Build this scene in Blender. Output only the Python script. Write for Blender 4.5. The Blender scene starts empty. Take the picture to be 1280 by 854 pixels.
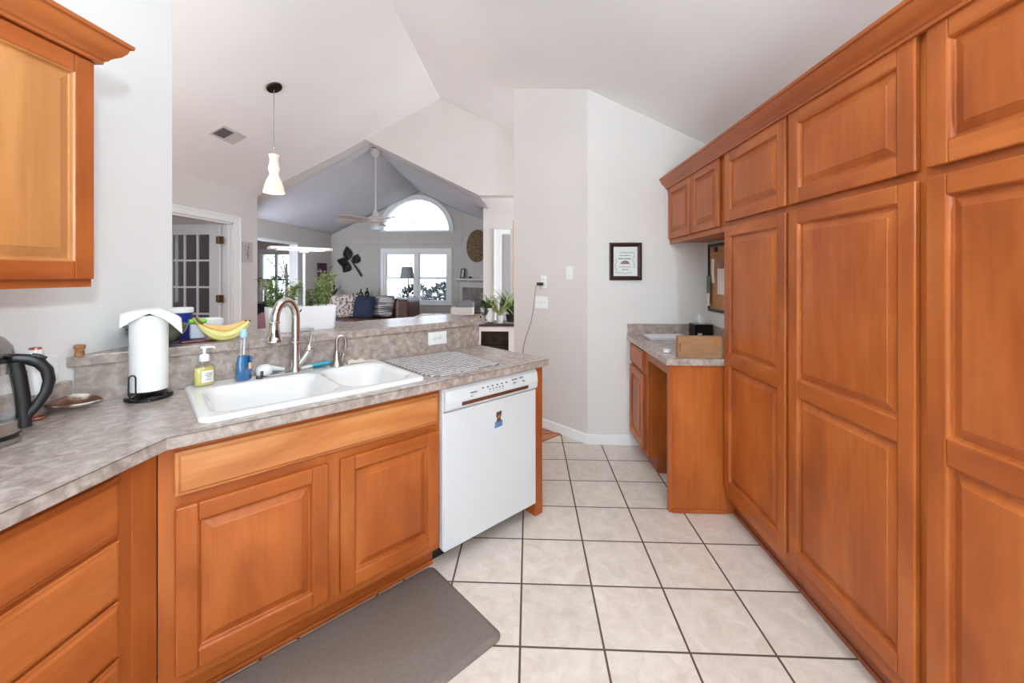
import bpy, bmesh, math, random
from mathutils import Vector, Matrix
from mathutils.geometry import tessellate_polygon
random.seed(7)
R = math.radians
SC = bpy.context.scene
COL = SC.collection

# ------------------------------------------------------------------ camera, world, light
cam = bpy.data.cameras.new('camera')
cam.sensor_width = 36.0
cam.lens = 512.0 / 1280.0 * 36.0
cam.shift_y = -(427.0 - 343.5) / 1280.0
cam.clip_start = 0.02
cam_o = bpy.data.objects.new('camera', cam)
COL.objects.link(cam_o)
cam_o.location = (0, 0, 1.41)
cam_o.rotation_euler = (R(90), 0, 0.0410)
SC.camera = cam_o
SC.view_settings.view_transform = 'Standard'
SC.view_settings.look = 'None'
SC.view_settings.gamma = 1.0
SC.view_settings.exposure = 0.0
SC.view_settings.use_curve_mapping = False
SC.render.engine = 'CYCLES'
SC.cycles.use_denoising = True
SC.cycles.max_bounces = 10
SC.cycles.diffuse_bounces = 6
SC.cycles.transparent_max_bounces = 24
SC.cycles.caustics_reflective = False
SC.cycles.caustics_refractive = False
SC.cycles.sample_clamp_indirect = 6.0

world = bpy.data.worlds.new('sky')
SC.world = world
world.use_nodes = True
bg = world.node_tree.nodes['Background']
bg.inputs['Color'].default_value = (0.80, 0.90, 1.0, 1)
bg.inputs['Strength'].default_value = 4.2


def area(name, loc, target, sx, sy, watts, col=(1, 1, 1), portal=False):
    l = bpy.data.lights.new(name, 'AREA')
    l.shape = 'RECTANGLE'
    l.size, l.size_y = sx, sy
    l.energy = watts
    l.color = col
    o = bpy.data.objects.new(name, l)
    COL.objects.link(o)
    o.location = loc
    d = Vector(target) - Vector(loc)
    o.rotation_euler = d.to_track_quat('-Z', 'Y').to_euler()
    if portal:
        l.cycles.is_portal = True
    return o


COOL = (0.77, 0.98, 1.15)
area('photographer_flash', (0.85, -0.90, 1.95), (-1.35, 1.2, 1.2), 0.14, 0.14, 36, (0.86, 0.98, 1.08))
area('bounced_flash', (0.0, -0.35, 2.3), (0.0, -0.25, 3.6), 0.9, 0.9, 78, COOL)
area('rear_fill_light', (0.0, -2.45, 1.35), (0.0, 2.0, 1.35), 2.6, 2.0, 52, COOL)  # added fill from behind the camera; no patio door stands there
area('kitchen_overhead_fill', (0.25, 0.7, 2.78), (0.25, 0.75, 0.0), 1.2, 0.6, 13, (0.84, 0.97, 1.06))  # added overhead fill, not tied to any ceiling fixture
area('dining_fill_light', (-2.9, 1.3, 1.9), (-2.6, 2.6, 3.4), 0.8, 0.8, 42, (0.94, 0.95, 0.98))  # added upward fill for the dining side, unseen behind the left wall
area('living_room_fill_light', (-4.16, 5.82, 1.2), (-1.6, 8.2, 0.9), 0.25, 1.5, 30, (0.86, 0.95, 1.1))  # added living room fill, hidden behind the header stub; no window there
area('big_window_portal', (-2.37, 8.72, 1.35), (-2.37, 0, 1.35), 1.4, 1.12, 1, portal=True)
area('arch_window_portal', (-2.36, 8.72, 2.68), (-2.36, 0, 2.68), 1.45, 0.72, 1, portal=True)
area('sunroom_window_portal', (-5.68, 9.12, 1.4), (-5.68, 0, 1.4), 0.72, 1.1, 1, portal=True)
area('study_window_portal', (-6.62, 3.4, 1.5), (0, 3.4, 1.5), 1.6, 1.3, 1, portal=True)


# ------------------------------------------------------------------ materials
def lin(c):
    r = []
    for v in c:
        v /= 255.0
        r.append(v / 12.92 if v <= 0.04045 else ((v + 0.055) / 1.055) ** 2.4)
    return (r[0], r[1], r[2], 1.0)


MATS = {}


def new_mat(name):
    m = bpy.data.materials.new(name)
    m.use_nodes = True
    nt = m.node_tree
    return m, nt, nt.nodes['Principled BSDF']


def M(name, col=(200, 200, 200), rough=0.5, metal=0.0, emit=None, es=1.0, spec=0.5, sheen=0):
    if name in MATS:
        return MATS[name]
    m, nt, b = new_mat(name)
    b.inputs['Base Color'].default_value = lin(col)
    b.inputs['Roughness'].default_value = rough
    b.inputs['Metallic'].default_value = metal
    b.inputs['Specular IOR Level'].default_value = spec
    # faint procedural tone variation keeps surfaces from looking flat
    tc = nt.nodes.new('ShaderNodeTexCoord')
    n = nt.nodes.new('ShaderNodeTexNoise')
    n.inputs['Scale'].default_value = 7.0
    n.inputs['Detail'].default_value = 3.0
    nt.links.new(tc.outputs['Object'], n.inputs['Vector'])
    mr = nt.nodes.new('ShaderNodeMapRange')
    mr.inputs['To Min'].default_value = max(0.0, rough - 0.012)
    mr.inputs['To Max'].default_value = min(1.0, rough + 0.012)
    nt.links.new(n.outputs['Fac'], mr.inputs['Value'])
    nt.links.new(mr.outputs['Result'], b.inputs['Roughness'])
    if emit:
        b.inputs['Emission Color'].default_value = lin(emit)
        b.inputs['Emission Strength'].default_value = es
    MATS[name] = m
    return m


def Mn(name, cols, scale=5.0, rough=0.5, detail=5.0, stretch=(1, 1, 1), pos=(0.35, 0.65), bump=0.0, distort=0.0,
       rand=False, metal=0.0, fine=None, spec=0.5):
    """noise driven colour ramp in object space"""
    if name in MATS:
        return MATS[name]
    m, nt, b = new_mat(name)
    N, L = nt.nodes, nt.links
    tc = N.new('ShaderNodeTexCoord')
    mp = N.new('ShaderNodeMapping')
    mp.inputs['Scale'].default_value = stretch
    src = tc.outputs['Object']
    if rand:
        oi = N.new('ShaderNodeObjectInfo')
        mul = N.new('ShaderNodeMath')
        mul.operation = 'MULTIPLY'
        mul.inputs[1].default_value = 37.0
        L.new(oi.outputs['Random'], mul.inputs[0])
        ad = N.new('ShaderNodeVectorMath')
        ad.operation = 'ADD'
        L.new(src, ad.inputs[0])
        L.new(mul.outputs[0], ad.inputs[1])
        src = ad.outputs[0]
    L.new(src, mp.inputs['Vector'])
    n = N.new('ShaderNodeTexNoise')
    n.inputs['Scale'].default_value = scale
    n.inputs['Detail'].default_value = detail
    n.inputs['Distortion'].default_value = distort
    L.new(mp.outputs['Vector'], n.inputs['Vector'])
    cr = N.new('ShaderNodeValToRGB')
    el = cr.color_ramp.elements
    el[0].position, el[1].position = pos
    el[0].color, el[1].color = lin(cols[0]), lin(cols[-1])
    for i, c in enumerate(cols[1:-1]):
        e = el.new(pos[0] + (pos[1] - pos[0]) * (i + 1) / (len(cols) - 1))
        e.color = lin(c)
    L.new(n.outputs['Fac'], cr.inputs['Fac'])
    out = cr.outputs['Color']
    if fine:
        fs, fst, famt = fine
        mp2 = N.new('ShaderNodeMapping')
        mp2.inputs['Scale'].default_value = fst
        L.new(src, mp2.inputs['Vector'])
        n2 = N.new('ShaderNodeTexNoise')
        n2.inputs['Scale'].default_value = fs
        n2.inputs['Detail'].default_value = 4.0
        L.new(mp2.outputs['Vector'], n2.inputs['Vector'])
        mr = N.new('ShaderNodeMapRange')
        mr.inputs['From Min'].default_value = 0.3
        mr.inputs['From Max'].default_value = 0.7
        mr.inputs['To Min'].default_value = 1.0 - famt
        mr.inputs['To Max'].default_value = 1.0 + famt
        L.new(n2.outputs['Fac'], mr.inputs['Value'])
        vm = N.new('ShaderNodeVectorMath')
        vm.operation = 'SCALE'
        L.new(out, vm.inputs[0])
        L.new(mr.outputs['Result'], vm.inputs['Scale'])
        out = vm.outputs[0]
    L.new(out, b.inputs['Base Color'])
    b.inputs['Roughness'].default_value = rough
    b.inputs['Metallic'].default_value = metal
    b.inputs['Specular IOR Level'].default_value = spec
    if bump:
        bp = N.new('ShaderNodeBump')
        bp.inputs['Strength'].default_value = bump
        bp.inputs['Distance'].default_value = 0.004
        L.new(n.outputs['Fac'], bp.inputs['Height'])
        L.new(bp.outputs['Normal'], b.inputs['Normal'])
    MATS[name] = m
    return m


def glass(name, tint=(255, 255, 255), refl=0.07):
    if name in MATS:
        return MATS[name]
    m = bpy.data.materials.new(name)
    m.use_nodes = True
    nt = m.node_tree
    nt.nodes.remove(nt.nodes['Principled BSDF'])
    t = nt.nodes.new('ShaderNodeBsdfTransparent')
    t.inputs['Color'].default_value = lin(tint)
    g = nt.nodes.new('ShaderNodeBsdfGlossy')
    g.inputs['Roughness'].default_value = 0.03
    mx = nt.nodes.new('ShaderNodeMixShader')
    lw = nt.nodes.new('ShaderNodeLayerWeight')
    lw.inputs['Blend'].default_value = 0.25
    mr = nt.nodes.new('ShaderNodeMapRange')
    mr.inputs['To Min'].default_value = refl
    mr.inputs['To Max'].default_value = 0.6
    nt.links.new(lw.outputs['Facing'], mr.inputs['Value'])
    nt.links.new(mr.outputs['Result'], mx.inputs[0])
    nt.links.new(t.outputs[0], mx.inputs[1])
    nt.links.new(g.outputs[0], mx.inputs[2])
    nt.links.new(mx.outputs[0], nt.nodes['Material Output'].inputs['Surface'])
    MATS[name] = m
    return m


WOODC = [(144, 70, 27), (166, 86, 36), (182, 102, 48)]
wood_v = Mn('maple_grain_upright', WOODC, 2.6, 0.34, 7, (2.0, 2.0, 0.8), (0.30, 0.72), rand=True, distort=0.5,
            fine=(55, (1, 1, 0.05), 0.08), spec=0.3)
wood_h = Mn('maple_grain_level', WOODC, 2.6, 0.34, 7, (0.8, 2.0, 2.0), (0.30, 0.72), rand=True, distort=0.5,
            fine=(55, (0.05, 1, 1), 0.08), spec=0.3)
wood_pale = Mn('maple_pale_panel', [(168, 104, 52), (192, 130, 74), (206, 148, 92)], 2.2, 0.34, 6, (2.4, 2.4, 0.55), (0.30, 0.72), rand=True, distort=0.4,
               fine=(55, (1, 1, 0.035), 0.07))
wood_fig = Mn('maple_figured_front', [(162, 90, 40), (186, 114, 60), (204, 140, 86)], 3.0, 0.34, 6, (0.6, 2.4, 3.0), (0.30, 0.72), rand=True, distort=0.6,
              fine=(55, (0.035, 1, 1), 0.08))
wood_dark = Mn('maple_dark_board', [(132, 66, 34), (150, 80, 44)], 3, 0.4, 5, (0.6, 2, 2), rand=True)  # darker maple tone for kick boards and shoe moldings
laminate = Mn('mottled_taupe_laminate', [(140, 124, 115), (164, 148, 138), (186, 172, 162)], 30, 0.22, 10, (1, 1, 1),
              (0.30, 0.70), distort=0.5, fine=(120, (1, 1, 1), 0.07))
lam_seam = M('laminate_seam', (84, 70, 62), 0.6)
white_enamel = M('white_enamel', (229, 225, 222), 0.13)
dw_white = M('appliance_white', (216, 218, 218), 0.28)
dw_side = M('appliance_edge_white', (226, 227, 226), 0.4)
black = M('satin_black', (16, 16, 17), 0.35)
gloss_black = M('gloss_black', (10, 10, 11), 0.12)
chrome = M('polished_chrome', (205, 203, 200), 0.10, 1.0)
nickel = M('brushed_nickel', (176, 168, 158), 0.28, 1.0)
steel = M('brushed_steel', (190, 186, 182), 0.25, 1.0)
white_pl = M('white_plastic', (238, 238, 236), 0.35)
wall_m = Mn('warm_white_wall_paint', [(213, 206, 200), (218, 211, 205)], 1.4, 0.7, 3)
kitchen_wall_m = Mn('lightened_left_wall_paint', [(235, 233, 230), (239, 237, 234)], 1.4, 0.7, 3)  # left wall only: wall colour lightened to offset weak light on it
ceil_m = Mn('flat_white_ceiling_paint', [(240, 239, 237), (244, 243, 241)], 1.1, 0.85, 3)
trim_m = M('white_trim_paint', (238, 238, 237), 0.35)
clear = glass('clear_glass')
pane_m = glass('window_glass', (250, 252, 255), 0.05)


def tile_floor():
    m, nt, b = new_mat('beige_ceramic_floor_tile')
    N, L = nt.nodes, nt.links
    T = 0.3168

    def math_(op, a, bb=None):
        n = N.new('ShaderNodeMath')
        n.operation = op
        for i, v in enumerate((a, bb)):
            if v is None:
                continue
            if isinstance(v, (int, float)):
                n.inputs[i].default_value = v
            else:
                L.new(v, n.inputs[i])
        return n.outputs[0]
    tc = N.new('ShaderNodeTexCoord')
    sp = N.new('ShaderNodeSeparateXYZ')
    L.new(tc.outputs['Object'], sp.inputs[0])
    ux = math_('DIVIDE', math_('ADD', sp.outputs['X'], 0.033 + 40 * T), T)
    uy = math_('DIVIDE', math_('ADD', sp.outputs['Y'], -2.186 + 40 * T), T)
    fx, fy = math_('FRACT', ux), math_('FRACT', uy)
    dx = math_('MINIMUM', fx, math_('SUBTRACT', 1.0, fx))
    dy = math_('MINIMUM', fy, math_('SUBTRACT', 1.0, fy))
    d = math_('MULTIPLY', math_('MINIMUM', dx, dy), T)
    mask = N.new('ShaderNodeMapRange')
    mask.inputs['From Min'].default_value = 0.0034
    mask.inputs['From Max'].default_value = 0.0050
    L.new(d, mask.inputs['Value'])
    cell = N.new('ShaderNodeCombineXYZ')
    L.new(math_('FLOOR', ux), cell.inputs[0])
    L.new(math_('FLOOR', uy), cell.inputs[1])
    wn = N.new('ShaderNodeTexWhiteNoise')
    wn.noise_dimensions = '3D'
    L.new(cell.outputs[0], wn.inputs['Vector'])
    off = N.new('ShaderNodeVectorMath')
    off.operation = 'ADD'
    sc = N.new('ShaderNodeVectorMath')
    sc.operation = 'SCALE'
    sc.inputs['Scale'].default_value = 9.0
    L.new(wn.outputs['Color'], sc.inputs[0])
    L.new(tc.outputs['Object'], off.inputs[0])
    L.new(sc.outputs[0], off.inputs[1])
    n = N.new('ShaderNodeTexNoise')
    n.inputs['Scale'].default_value = 13.0
    n.inputs['Detail'].default_value = 10.0
    n.inputs['Roughness'].default_value = 0.65
    n.inputs['Distortion'].default_value = 0.8
    L.new(off.outputs[0], n.inputs['Vector'])
    cr = N.new('ShaderNodeValToRGB')
    e = cr.color_ramp.elements
    e[0].position, e[1].position = 0.3, 0.7
    e[0].color, e[1].color = lin((206, 190, 176)), lin((229, 217, 206))
    L.new(n.outputs['Fac'], cr.inputs['Fac'])
    mr = N.new('ShaderNodeMapRange')
    mr.inputs['To Min'].default_value = 0.95
    mr.inputs['To Max'].default_value = 1.03
    L.new(wn.outputs['Value'], mr.inputs['Value'])
    vs = N.new('ShaderNodeVectorMath')
    vs.operation = 'SCALE'
    L.new(cr.outputs['Color'], vs.inputs[0])
    L.new(mr.outputs['Result'], vs.inputs['Scale'])
    mix = N.new('ShaderNodeMix')
    mix.data_type = 'RGBA'
    L.new(mask.outputs['Result'], mix.inputs['Factor'])
    mix.inputs['A'].default_value = lin((84, 68, 56))
    L.new(vs.outputs[0], mix.inputs['B'])
    L.new(mix.outputs['Result'], b.inputs['Base Color'])
    rr = N.new('ShaderNodeMapRange')
    rr.inputs['To Min'].default_value = 0.8
    rr.inputs['To Max'].default_value = 0.36
    L.new(mask.outputs['Result'], rr.inputs['Value'])
    L.new(rr.outputs['Result'], b.inputs['Roughness'])
    bp = N.new('ShaderNodeBump')
    bp.inputs['Strength'].default_value = 0.6
    bp.inputs['Distance'].default_value = 0.002
    L.new(mask.outputs['Result'], bp.inputs['Height'])
    L.new(bp.outputs['Normal'], b.inputs['Normal'])
    return m


# ------------------------------------------------------------------ mesh builder
class MB:
    def __init__(self):
        self.bm = bmesh.new()

    def f(self, vs, mi=0):
        try:
            fc = self.bm.faces.new(vs)
            fc.material_index = mi
            return fc
        except ValueError:
            return None

    def v(self, *p):
        return self.bm.verts.new(p)

    def box(self, x0, x1, y0, y1, z0, z1, mi=0):
        c = [self.v(x, y, z) for z in (z0, z1) for y in (y0, y1) for x in (x0, x1)]
        for q in ((0, 2, 3, 1), (4, 5, 7, 6), (0, 1, 5, 4), (2, 6, 7, 3), (0, 4, 6, 2), (1, 3, 7, 5)):
            self.f([c[i] for i in q], mi)
        return self

    def prism(self, poly, a0, a1, axis='z', holes=(), mi=0):
        """polygon (with holes) extruded along an axis; poly in the two other coordinates"""
        def P(p, a):
            return (p[0], p[1], a) if axis == 'z' else ((p[0], a, p[1]) if axis == 'y' else (a, p[0], p[1]))
        loops = [list(poly)] + [list(h) for h in holes]
        flat = [p for l in loops for p in l]
        tris = tessellate_polygon([[Vector((p[0], p[1], 0)) for p in l] for l in loops])
        va = [self.v(*P(p, a0)) for p in flat]
        vb = [self.v(*P(p, a1)) for p in flat]
        for t in tris:
            self.f([va[i] for i in t], mi)
            self.f([vb[i] for i in reversed(t)], mi)
        k = 0
        for l in loops:
            n = len(l)
            for i in range(n):
                j = (i + 1) % n
                self.f([va[k + i], va[k + j], vb[k + j], vb[k + i]], mi)
            k += n
        return self

    def ring(self, c, ax, ay, rx, ry, seg):
        return [self.bm.verts.new(c + ax * (rx * math.cos(2 * math.pi * i / seg)) + ay * (ry * math.sin(2 * math.pi * i / seg)))
                for i in range(seg)]

    def tube(self, pts, r, seg=10, mi=0, closed=False, flat=1.0):
        pts = [Vector(p) for p in pts]
        n = len(pts)
        rs = r if isinstance(r, (list, tuple)) else [r] * n
        rings = []
        prev = None
        for i, p in enumerate(pts):
            if closed:
                t = pts[(i + 1) % n] - pts[i - 1]
            else:
                t = pts[min(i + 1, n - 1)] - pts[max(i - 1, 0)]
            t.normalize()
            if prev is None:
                a = Vector((0, 0, 1)) if abs(t.z) < 0.9 else Vector((1, 0, 0))
                ax = t.cross(a).normalized()
            else:
                ax = (prev - t * prev.dot(t)).normalized()
            prev = ax
            ay = t.cross(ax).normalized()
            rings.append(self.ring(p, ax, ay, rs[i], rs[i] * flat, seg))
        m = n if closed else n - 1
        for i in range(m):
            a, b = rings[i], rings[(i + 1) % n]
            for k in range(seg):
                q = (k + 1) % seg
                self.f([a[k], a[q], b[q], b[k]], mi)
        if not closed:
            self.f(list(reversed(rings[0])), mi)
            self.f(rings[-1], mi)
        return self

    def cyl(self, p0, p1, r0, r1=None, seg=20, mi=0):
        return self.tube([p0, p1], [r0, r0 if r1 is None else r1], seg, mi)

    def lathe(self, prof, c=(0, 0), seg=28, mi=0, sx=1.0, sy=1.0, cap=True):
        rings = []
        for r, z in prof:
            if r < 1e-5:
                rings.append([self.v(c[0], c[1], z)])
            else:
                rings.append([self.v(c[0] + sx * r * math.cos(2 * math.pi * i / seg), c[1] + sy * r * math.sin(2 * math.pi * i / seg), z)
                              for i in range(seg)])
        for a, b in zip(rings, rings[1:]):
            for k in range(seg):
                q = (k + 1) % seg
                if len(a) == 1 and len(b) == 1:
                    continue
                if len(a) == 1:
                    self.f([a[0], b[q], b[k]], mi)
                elif len(b) == 1:
                    self.f([a[k], a[q], b[0]], mi)
                else:
                    self.f([a[k], a[q], b[q], b[k]], mi)
        if cap:
            if len(rings[0]) > 1:
                self.f(list(reversed(rings[0])), mi)
            if len(rings[-1]) > 1:
                self.f(rings[-1], mi)
        return self

    def grid(self, nx, ny, fn, mi=0):
        g = [[self.v(*fn(i / nx, j / ny)) for i in range(nx + 1)] for j in range(ny + 1)]
        for j in range(ny):
            for i in range(nx):
                self.f([g[j][i], g[j][i + 1], g[j + 1][i + 1], g[j + 1][i]], mi)
        return g

    def rings_rect(self, x0, x1, z0, z1, prof, mi=0):
        """concentric rectangles: prof = [(inset, y)], closed in the middle; faces -y"""
        rs = []
        for ins, y in prof:
            rs.append([self.v(x0 + ins, y, z0 + ins), self.v(x1 - ins, y, z0 + ins), self.v(x1 - ins, y, z1 - ins), self.v(x0 + ins, y, z1 - ins)])
        for a, b in zip(rs, rs[1:]):
            for k in range(4):
                q = (k + 1) % 4
                self.f([a[k], a[q], b[q], b[k]], mi)
        self.f(rs[-1], mi)
        return self

    def leaf(self, p, d, L, W, up=Vector((0, 0, 1)), droop=0.2, mi=0):
        p, d = Vector(p), Vector(d).normalized()
        s = d.cross(up)
        if s.length < 1e-3:
            s = Vector((1, 0, 0))
        s.normalize()
        n = s.cross(d).normalized()
        a = self.v(*p)
        m1 = p + d * L * 0.45
        b = self.v(*(m1 + s * W / 2 + n * W * 0.18))
        c = self.v(*(m1 - s * W / 2 + n * W * 0.18))
        m = self.v(*m1)
        t = self.v(*(p + d * L - Vector((0, 0, droop * L))))
        self.f([a, m, b], mi)
        self.f([a, c, m], mi)
        self.f([b, m, t], mi)
        self.f([m, c, t], mi)

    def blade(self, p, d, L, W, arch, seg=6, mi=0, rise=0.7):
        """arching strip leaf"""
        p, d = Vector(p), Vector(d).normalized()
        s = Vector((-d.y, d.x, 0))
        prev = None
        for i in range(seg + 1):
            t = i / seg
            q = p + d * (L * t) + Vector((0, 0, rise * L * t - arch * L * t * t))
            w = W * (0.5 + 0.5 * math.sin(math.pi * min(1, t * 1.3 + 0.1))) * (1 - t ** 3)
            if i == seg:
                a = b = None
                tip = self.v(*q)
                self.f([prev[0], prev[1], tip], mi)
            else:
                a, m, b = self.v(*(q + s * w / 2)), None, self.v(*(q - s * w / 2))
                if prev:
                    self.f([prev[0], prev[1], b, a], mi)
                prev = (a, b)

    def build(self, name, mat, parent=None, smooth=None, bevel=0.0, bseg=2, loc=None, rot=None, subsurf=0):
        bm = self.bm
        bmesh.ops.recalc_face_normals(bm, faces=bm.faces)
        me = bpy.data.meshes.new(name)
        bm.to_mesh(me)
        bm.free()
        for m in (mat if isinstance(mat, (list, tuple)) else [mat]):
            me.materials.append(m)
        o = bpy.data.objects.new(name, me)
        COL.objects.link(o)
        if parent is not None:
            o.parent = parent
        if loc is not None:
            o.location = loc
        if rot is not None:
            o.rotation_euler = rot
        if smooth is not None:
            me.shade_smooth()
            me.set_sharp_from_angle(angle=R(smooth))
        if bevel:
            md = o.modifiers.new('bevel', 'BEVEL')
            md.width = bevel
            md.segments = bseg
            md.limit_method = 'ANGLE'
            md.angle_limit = R(40)
        if subsurf:
            md = o.modifiers.new('subsurf', 'SUBSURF')
            md.levels = md.render_levels = subsurf
        return o


def thing(name, label, cat, loc=(0, 0, 0), rz=0.0, group=None):
    o = bpy.data.objects.new(name, None)
    COL.objects.link(o)
    o.location = loc
    o.rotation_euler = (0, 0, rz)
    o.empty_display_size = 0.05
    return tag(o, label, cat, group)


def tag(o, label, cat, group=None):
    o['label'] = label
    o['category'] = cat
    if group:
        o['group'] = group
    return o


def struct(o):
    o['kind'] = 'structure'
    return o


def sub(name, parent, loc=(0, 0, 0), rot=(0, 0, 0)):
    o = bpy.data.objects.new(name, None)
    COL.objects.link(o)
    o.parent = parent
    o.location = loc
    o.rotation_euler = rot
    return o


K = math.sqrt(0.5)
P0 = (-1.10, 1.20)          # inner corner of the counter front
PR = R(45)


def pen(u, d, z=0.0):       # along the sink counter, depth behind its front edge
    return (P0[0] + (u - d) * K, P0[1] + (u + d) * K, z)


def B(*a):
    return MB().box(*a)


# ------------------------------------------------------------------ the setting
def zl(x):
    return 3.76 + 0.508 * (x + 1.18)


def zr(x):
    return 3.76 - 0.484 * (x + 1.18)


struct(MB().prism([(-1.84, -2.7), (1.6, -2.7), (1.6, 3.6), (0.24, 3.6), (-1.84, 1.52)], -0.05, 0.0).build('floor', tile_floor()))
plank = Mn('red_oak_floor_boards', [(132, 72, 38), (172, 104, 58), (190, 122, 72)], 3, 0.35, 6, (0.5, 9, 1), (0.3, 0.7), fine=(60, (0.05, 1, 1), 0.12))
struct(B(-6.8, 1.8, -2.7, 9.2, -0.06, -0.003).build('floor_living', plank))
struct(MB().prism([(-0.6, 2.74), (0.30, 3.64), (0.265, 3.675), (-0.635, 2.775)], -0.002, 0.010).build('trim_1', plank, bevel=0.004))

YH = 5.42
struct(MB().prism([(-3.8, zl(-3.8)), (-1.18, 3.76), (1.6, zr(1.6)), (1.6, zr(1.6) + .12), (-1.18, 3.88), (-3.8, zl(-3.8) + .12)],
                  -2.7, YH + .02, 'y').build('ceiling', ceil_m))
hd = [(-6.8, 0), (-3.745, 0), (-3.745, 2.458), (-2.2, 3.228), (-0.66, 2.465), (1.6, 2.465), (1.6, 2.5), (-1.18, 3.84), (-3.72, 2.55), (-6.8, 2.55)]
m = MB().prism(hd, YH, YH + .05, 'y')
struct(m.build('wall_header', wall_m))
hd2 = [(-6.8, 0), (-3.93, 0), (-3.93, 2.365)] + hd[3:]
struct(MB().prism(hd2, YH + .0505, YH + .20, 'y').build('wall_header', wall_m))
# left wall of the kitchen, half wall, right walls
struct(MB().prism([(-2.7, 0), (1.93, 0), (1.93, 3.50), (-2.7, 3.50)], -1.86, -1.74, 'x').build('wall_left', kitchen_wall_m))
hw = MB()
hw.prism([pen(-0.36, .672)[:2], pen(1.708, .672)[:2], pen(1.708, .80)[:2], pen(-0.2, .80)[:2]], 0, 1.058)
struct(hw.build('wall_bar', wall_m))
struct(B(1.47, 1.6, -2.7, 3.45, 0, 2.6).build('wall_right', wall_m))
struct(MB().prism([(0.49, 0), (1.6, 0), (1.6, zr(1.6) + .03), (0.49, zr(0.49) + .03)], 3.43, 3.55, 'y').build('wall_back', Mn('soft_white_wall_paint', [(224, 219, 214), (229, 224, 219)], 1.4, 0.7, 3)))
cw = MB()
A_, B_ = Vector((0.49, 3.43, 0)), Vector((-0.147, 4.067, 0))
th = Vector((.085, .085, 0))
vs = [[cw.v(*(p + Vector((0, 0, z)))) for p, z in ((A_, 0), (B_, 0), (B_ + th, 0), (A_ + th, 0))],
      [cw.v(*(p + Vector((0, 0, z)))) for p, z in ((A_, zr(.49) + .03), (B_, zr(-.147) + .03), (B_ + th, zr(-.06) + .03), (A_ + th, zr(.57) + .03))]]
cw.f(list(reversed(vs[0])))
cw.f(vs[1])
for i in range(4):
    j = (i + 1) % 4
    cw.f([vs[0][i], vs[0][j], vs[1][j], vs[1][i]])
struct(cw.build('wall_angled', wall_m))
# baseboards
bb = MB()
bb.prism([(0.484, 3.416), (0.94, 3.416), (0.94, 3.43), (0.49, 3.43)], 0, 0.085)
struct(bb.build('baseboard_back', trim_m, bevel=0.004))
bb = MB()
bb.prism([(0.484, 3.416), (0.49, 3.43), (-0.147, 4.067), (-0.157, 4.057)], 0, 0.085)
struct(bb.build('baseboard_angled', trim_m, bevel=0.004))
# rear of kitchen: closed wall behind the camera
struct(MB().prism([(-6.8, 0), (1.6, 0), (1.6, 2.5), (-1.18, 3.84), (-3.8, 2.5), (-6.8, 2.5)], -2.8, -2.7, 'y').build('wall_rear', wall_m))
# french-door wall of the dining area
struct(MB().prism([(-2.7, 0), (3.4, 0), (3.4, 2.05), (4.95, 2.05), (4.95, 0), (5.419, 0), (5.419, 2.52), (-2.7, 2.52)], -3.80, -3.685, 'x').build('wall_dining', wall_m))
# room behind the french doors
grey_wall = M('grey_study_paint', (205, 202, 200), 0.8)
struct(MB().prism([(-2.7, 0), (9.2, 0), (9.2, 2.5), (-2.7, 2.5)], -6.8, -6.7, 'x', holes=[[(2.6, 0.9), (4.2, 0.9), (4.2, 2.15), (2.6, 2.15)]]).build('wall_study', grey_wall))
struct(B(-6.8, -3.8, -2.7, 5.45, 2.42, 2.5).build('ceiling_study', ceil_m))
struct(B(-6.8, -4.31, 5.6, 9.2, 2.30, 2.38).build('ceiling_sunroom', ceil_m))

# living room
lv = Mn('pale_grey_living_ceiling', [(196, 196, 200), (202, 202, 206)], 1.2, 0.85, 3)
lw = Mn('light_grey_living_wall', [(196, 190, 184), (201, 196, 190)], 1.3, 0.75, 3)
c = MB()
def lr(b):      # ridge point at fraction b of the room's length
    return Vector((-2.2 - .10 * b, 5.5 + 3.25 * b, 3.24 - .085 * b))
c.grid(6, 8, lambda a, b: tuple(lr(b) + Vector((-(4.4 + lr(b).x) * (1 - a), 0, -.473 * (4.4 + lr(b).x) * (1 - a)))))
c.grid(6, 8, lambda a, b: tuple(lr(b) + Vector(((-.64 - lr(b).x) * a, 0, -.489 * (-.64 - lr(b).x) * a))))
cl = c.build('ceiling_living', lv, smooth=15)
md = cl.modifiers.new('thick', 'SOLIDIFY')
md.thickness = 0.08
md.offset = 1 if cl.data.polygons[0].normal.z > 0 else -1
struct(cl)
struct(B(-0.66, 1.6, YH + .201, 6.5, 2.465, 2.55).build('ceiling_hall', ceil_m))
arch_c, arch_r = (-2.37, 2.335), 0.70
arch = [(arch_c[0] + arch_r * math.cos(R(a)), arch_c[1] + arch_r * math.sin(R(a)) * 0.96) for a in range(0, 181, 9)]
rectw = [(-3.07, 0.80), (-1.68, 0.80), (-1.68, 1.905), (-3.07, 1.905)]
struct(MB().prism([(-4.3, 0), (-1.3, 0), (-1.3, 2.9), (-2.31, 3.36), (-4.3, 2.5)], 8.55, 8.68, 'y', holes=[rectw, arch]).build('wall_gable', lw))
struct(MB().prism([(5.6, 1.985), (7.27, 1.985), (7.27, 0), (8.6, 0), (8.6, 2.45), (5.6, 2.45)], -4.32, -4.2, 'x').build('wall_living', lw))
struct(B(-4.33, -4.185, 5.6, 7.28, 1.955, 1.99).build('trim_2', trim_m, bevel=.003))
struct(B(-4.34, -4.18, 7.245, 7.275, 0, 1.955).build('trim_3', trim_m, bevel=.003))
struct(MB().prism([(-1.40, 8.55), (-0.62, 7.77), (-0.55, 7.84), (-1.33, 8.65)], 0, 2.9).build('wall_fireplace', lw))
struct(B(-0.72, 1.6, 6.45, 6.55, 0, 2.465).build('wall_hall', wall_m))
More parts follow.
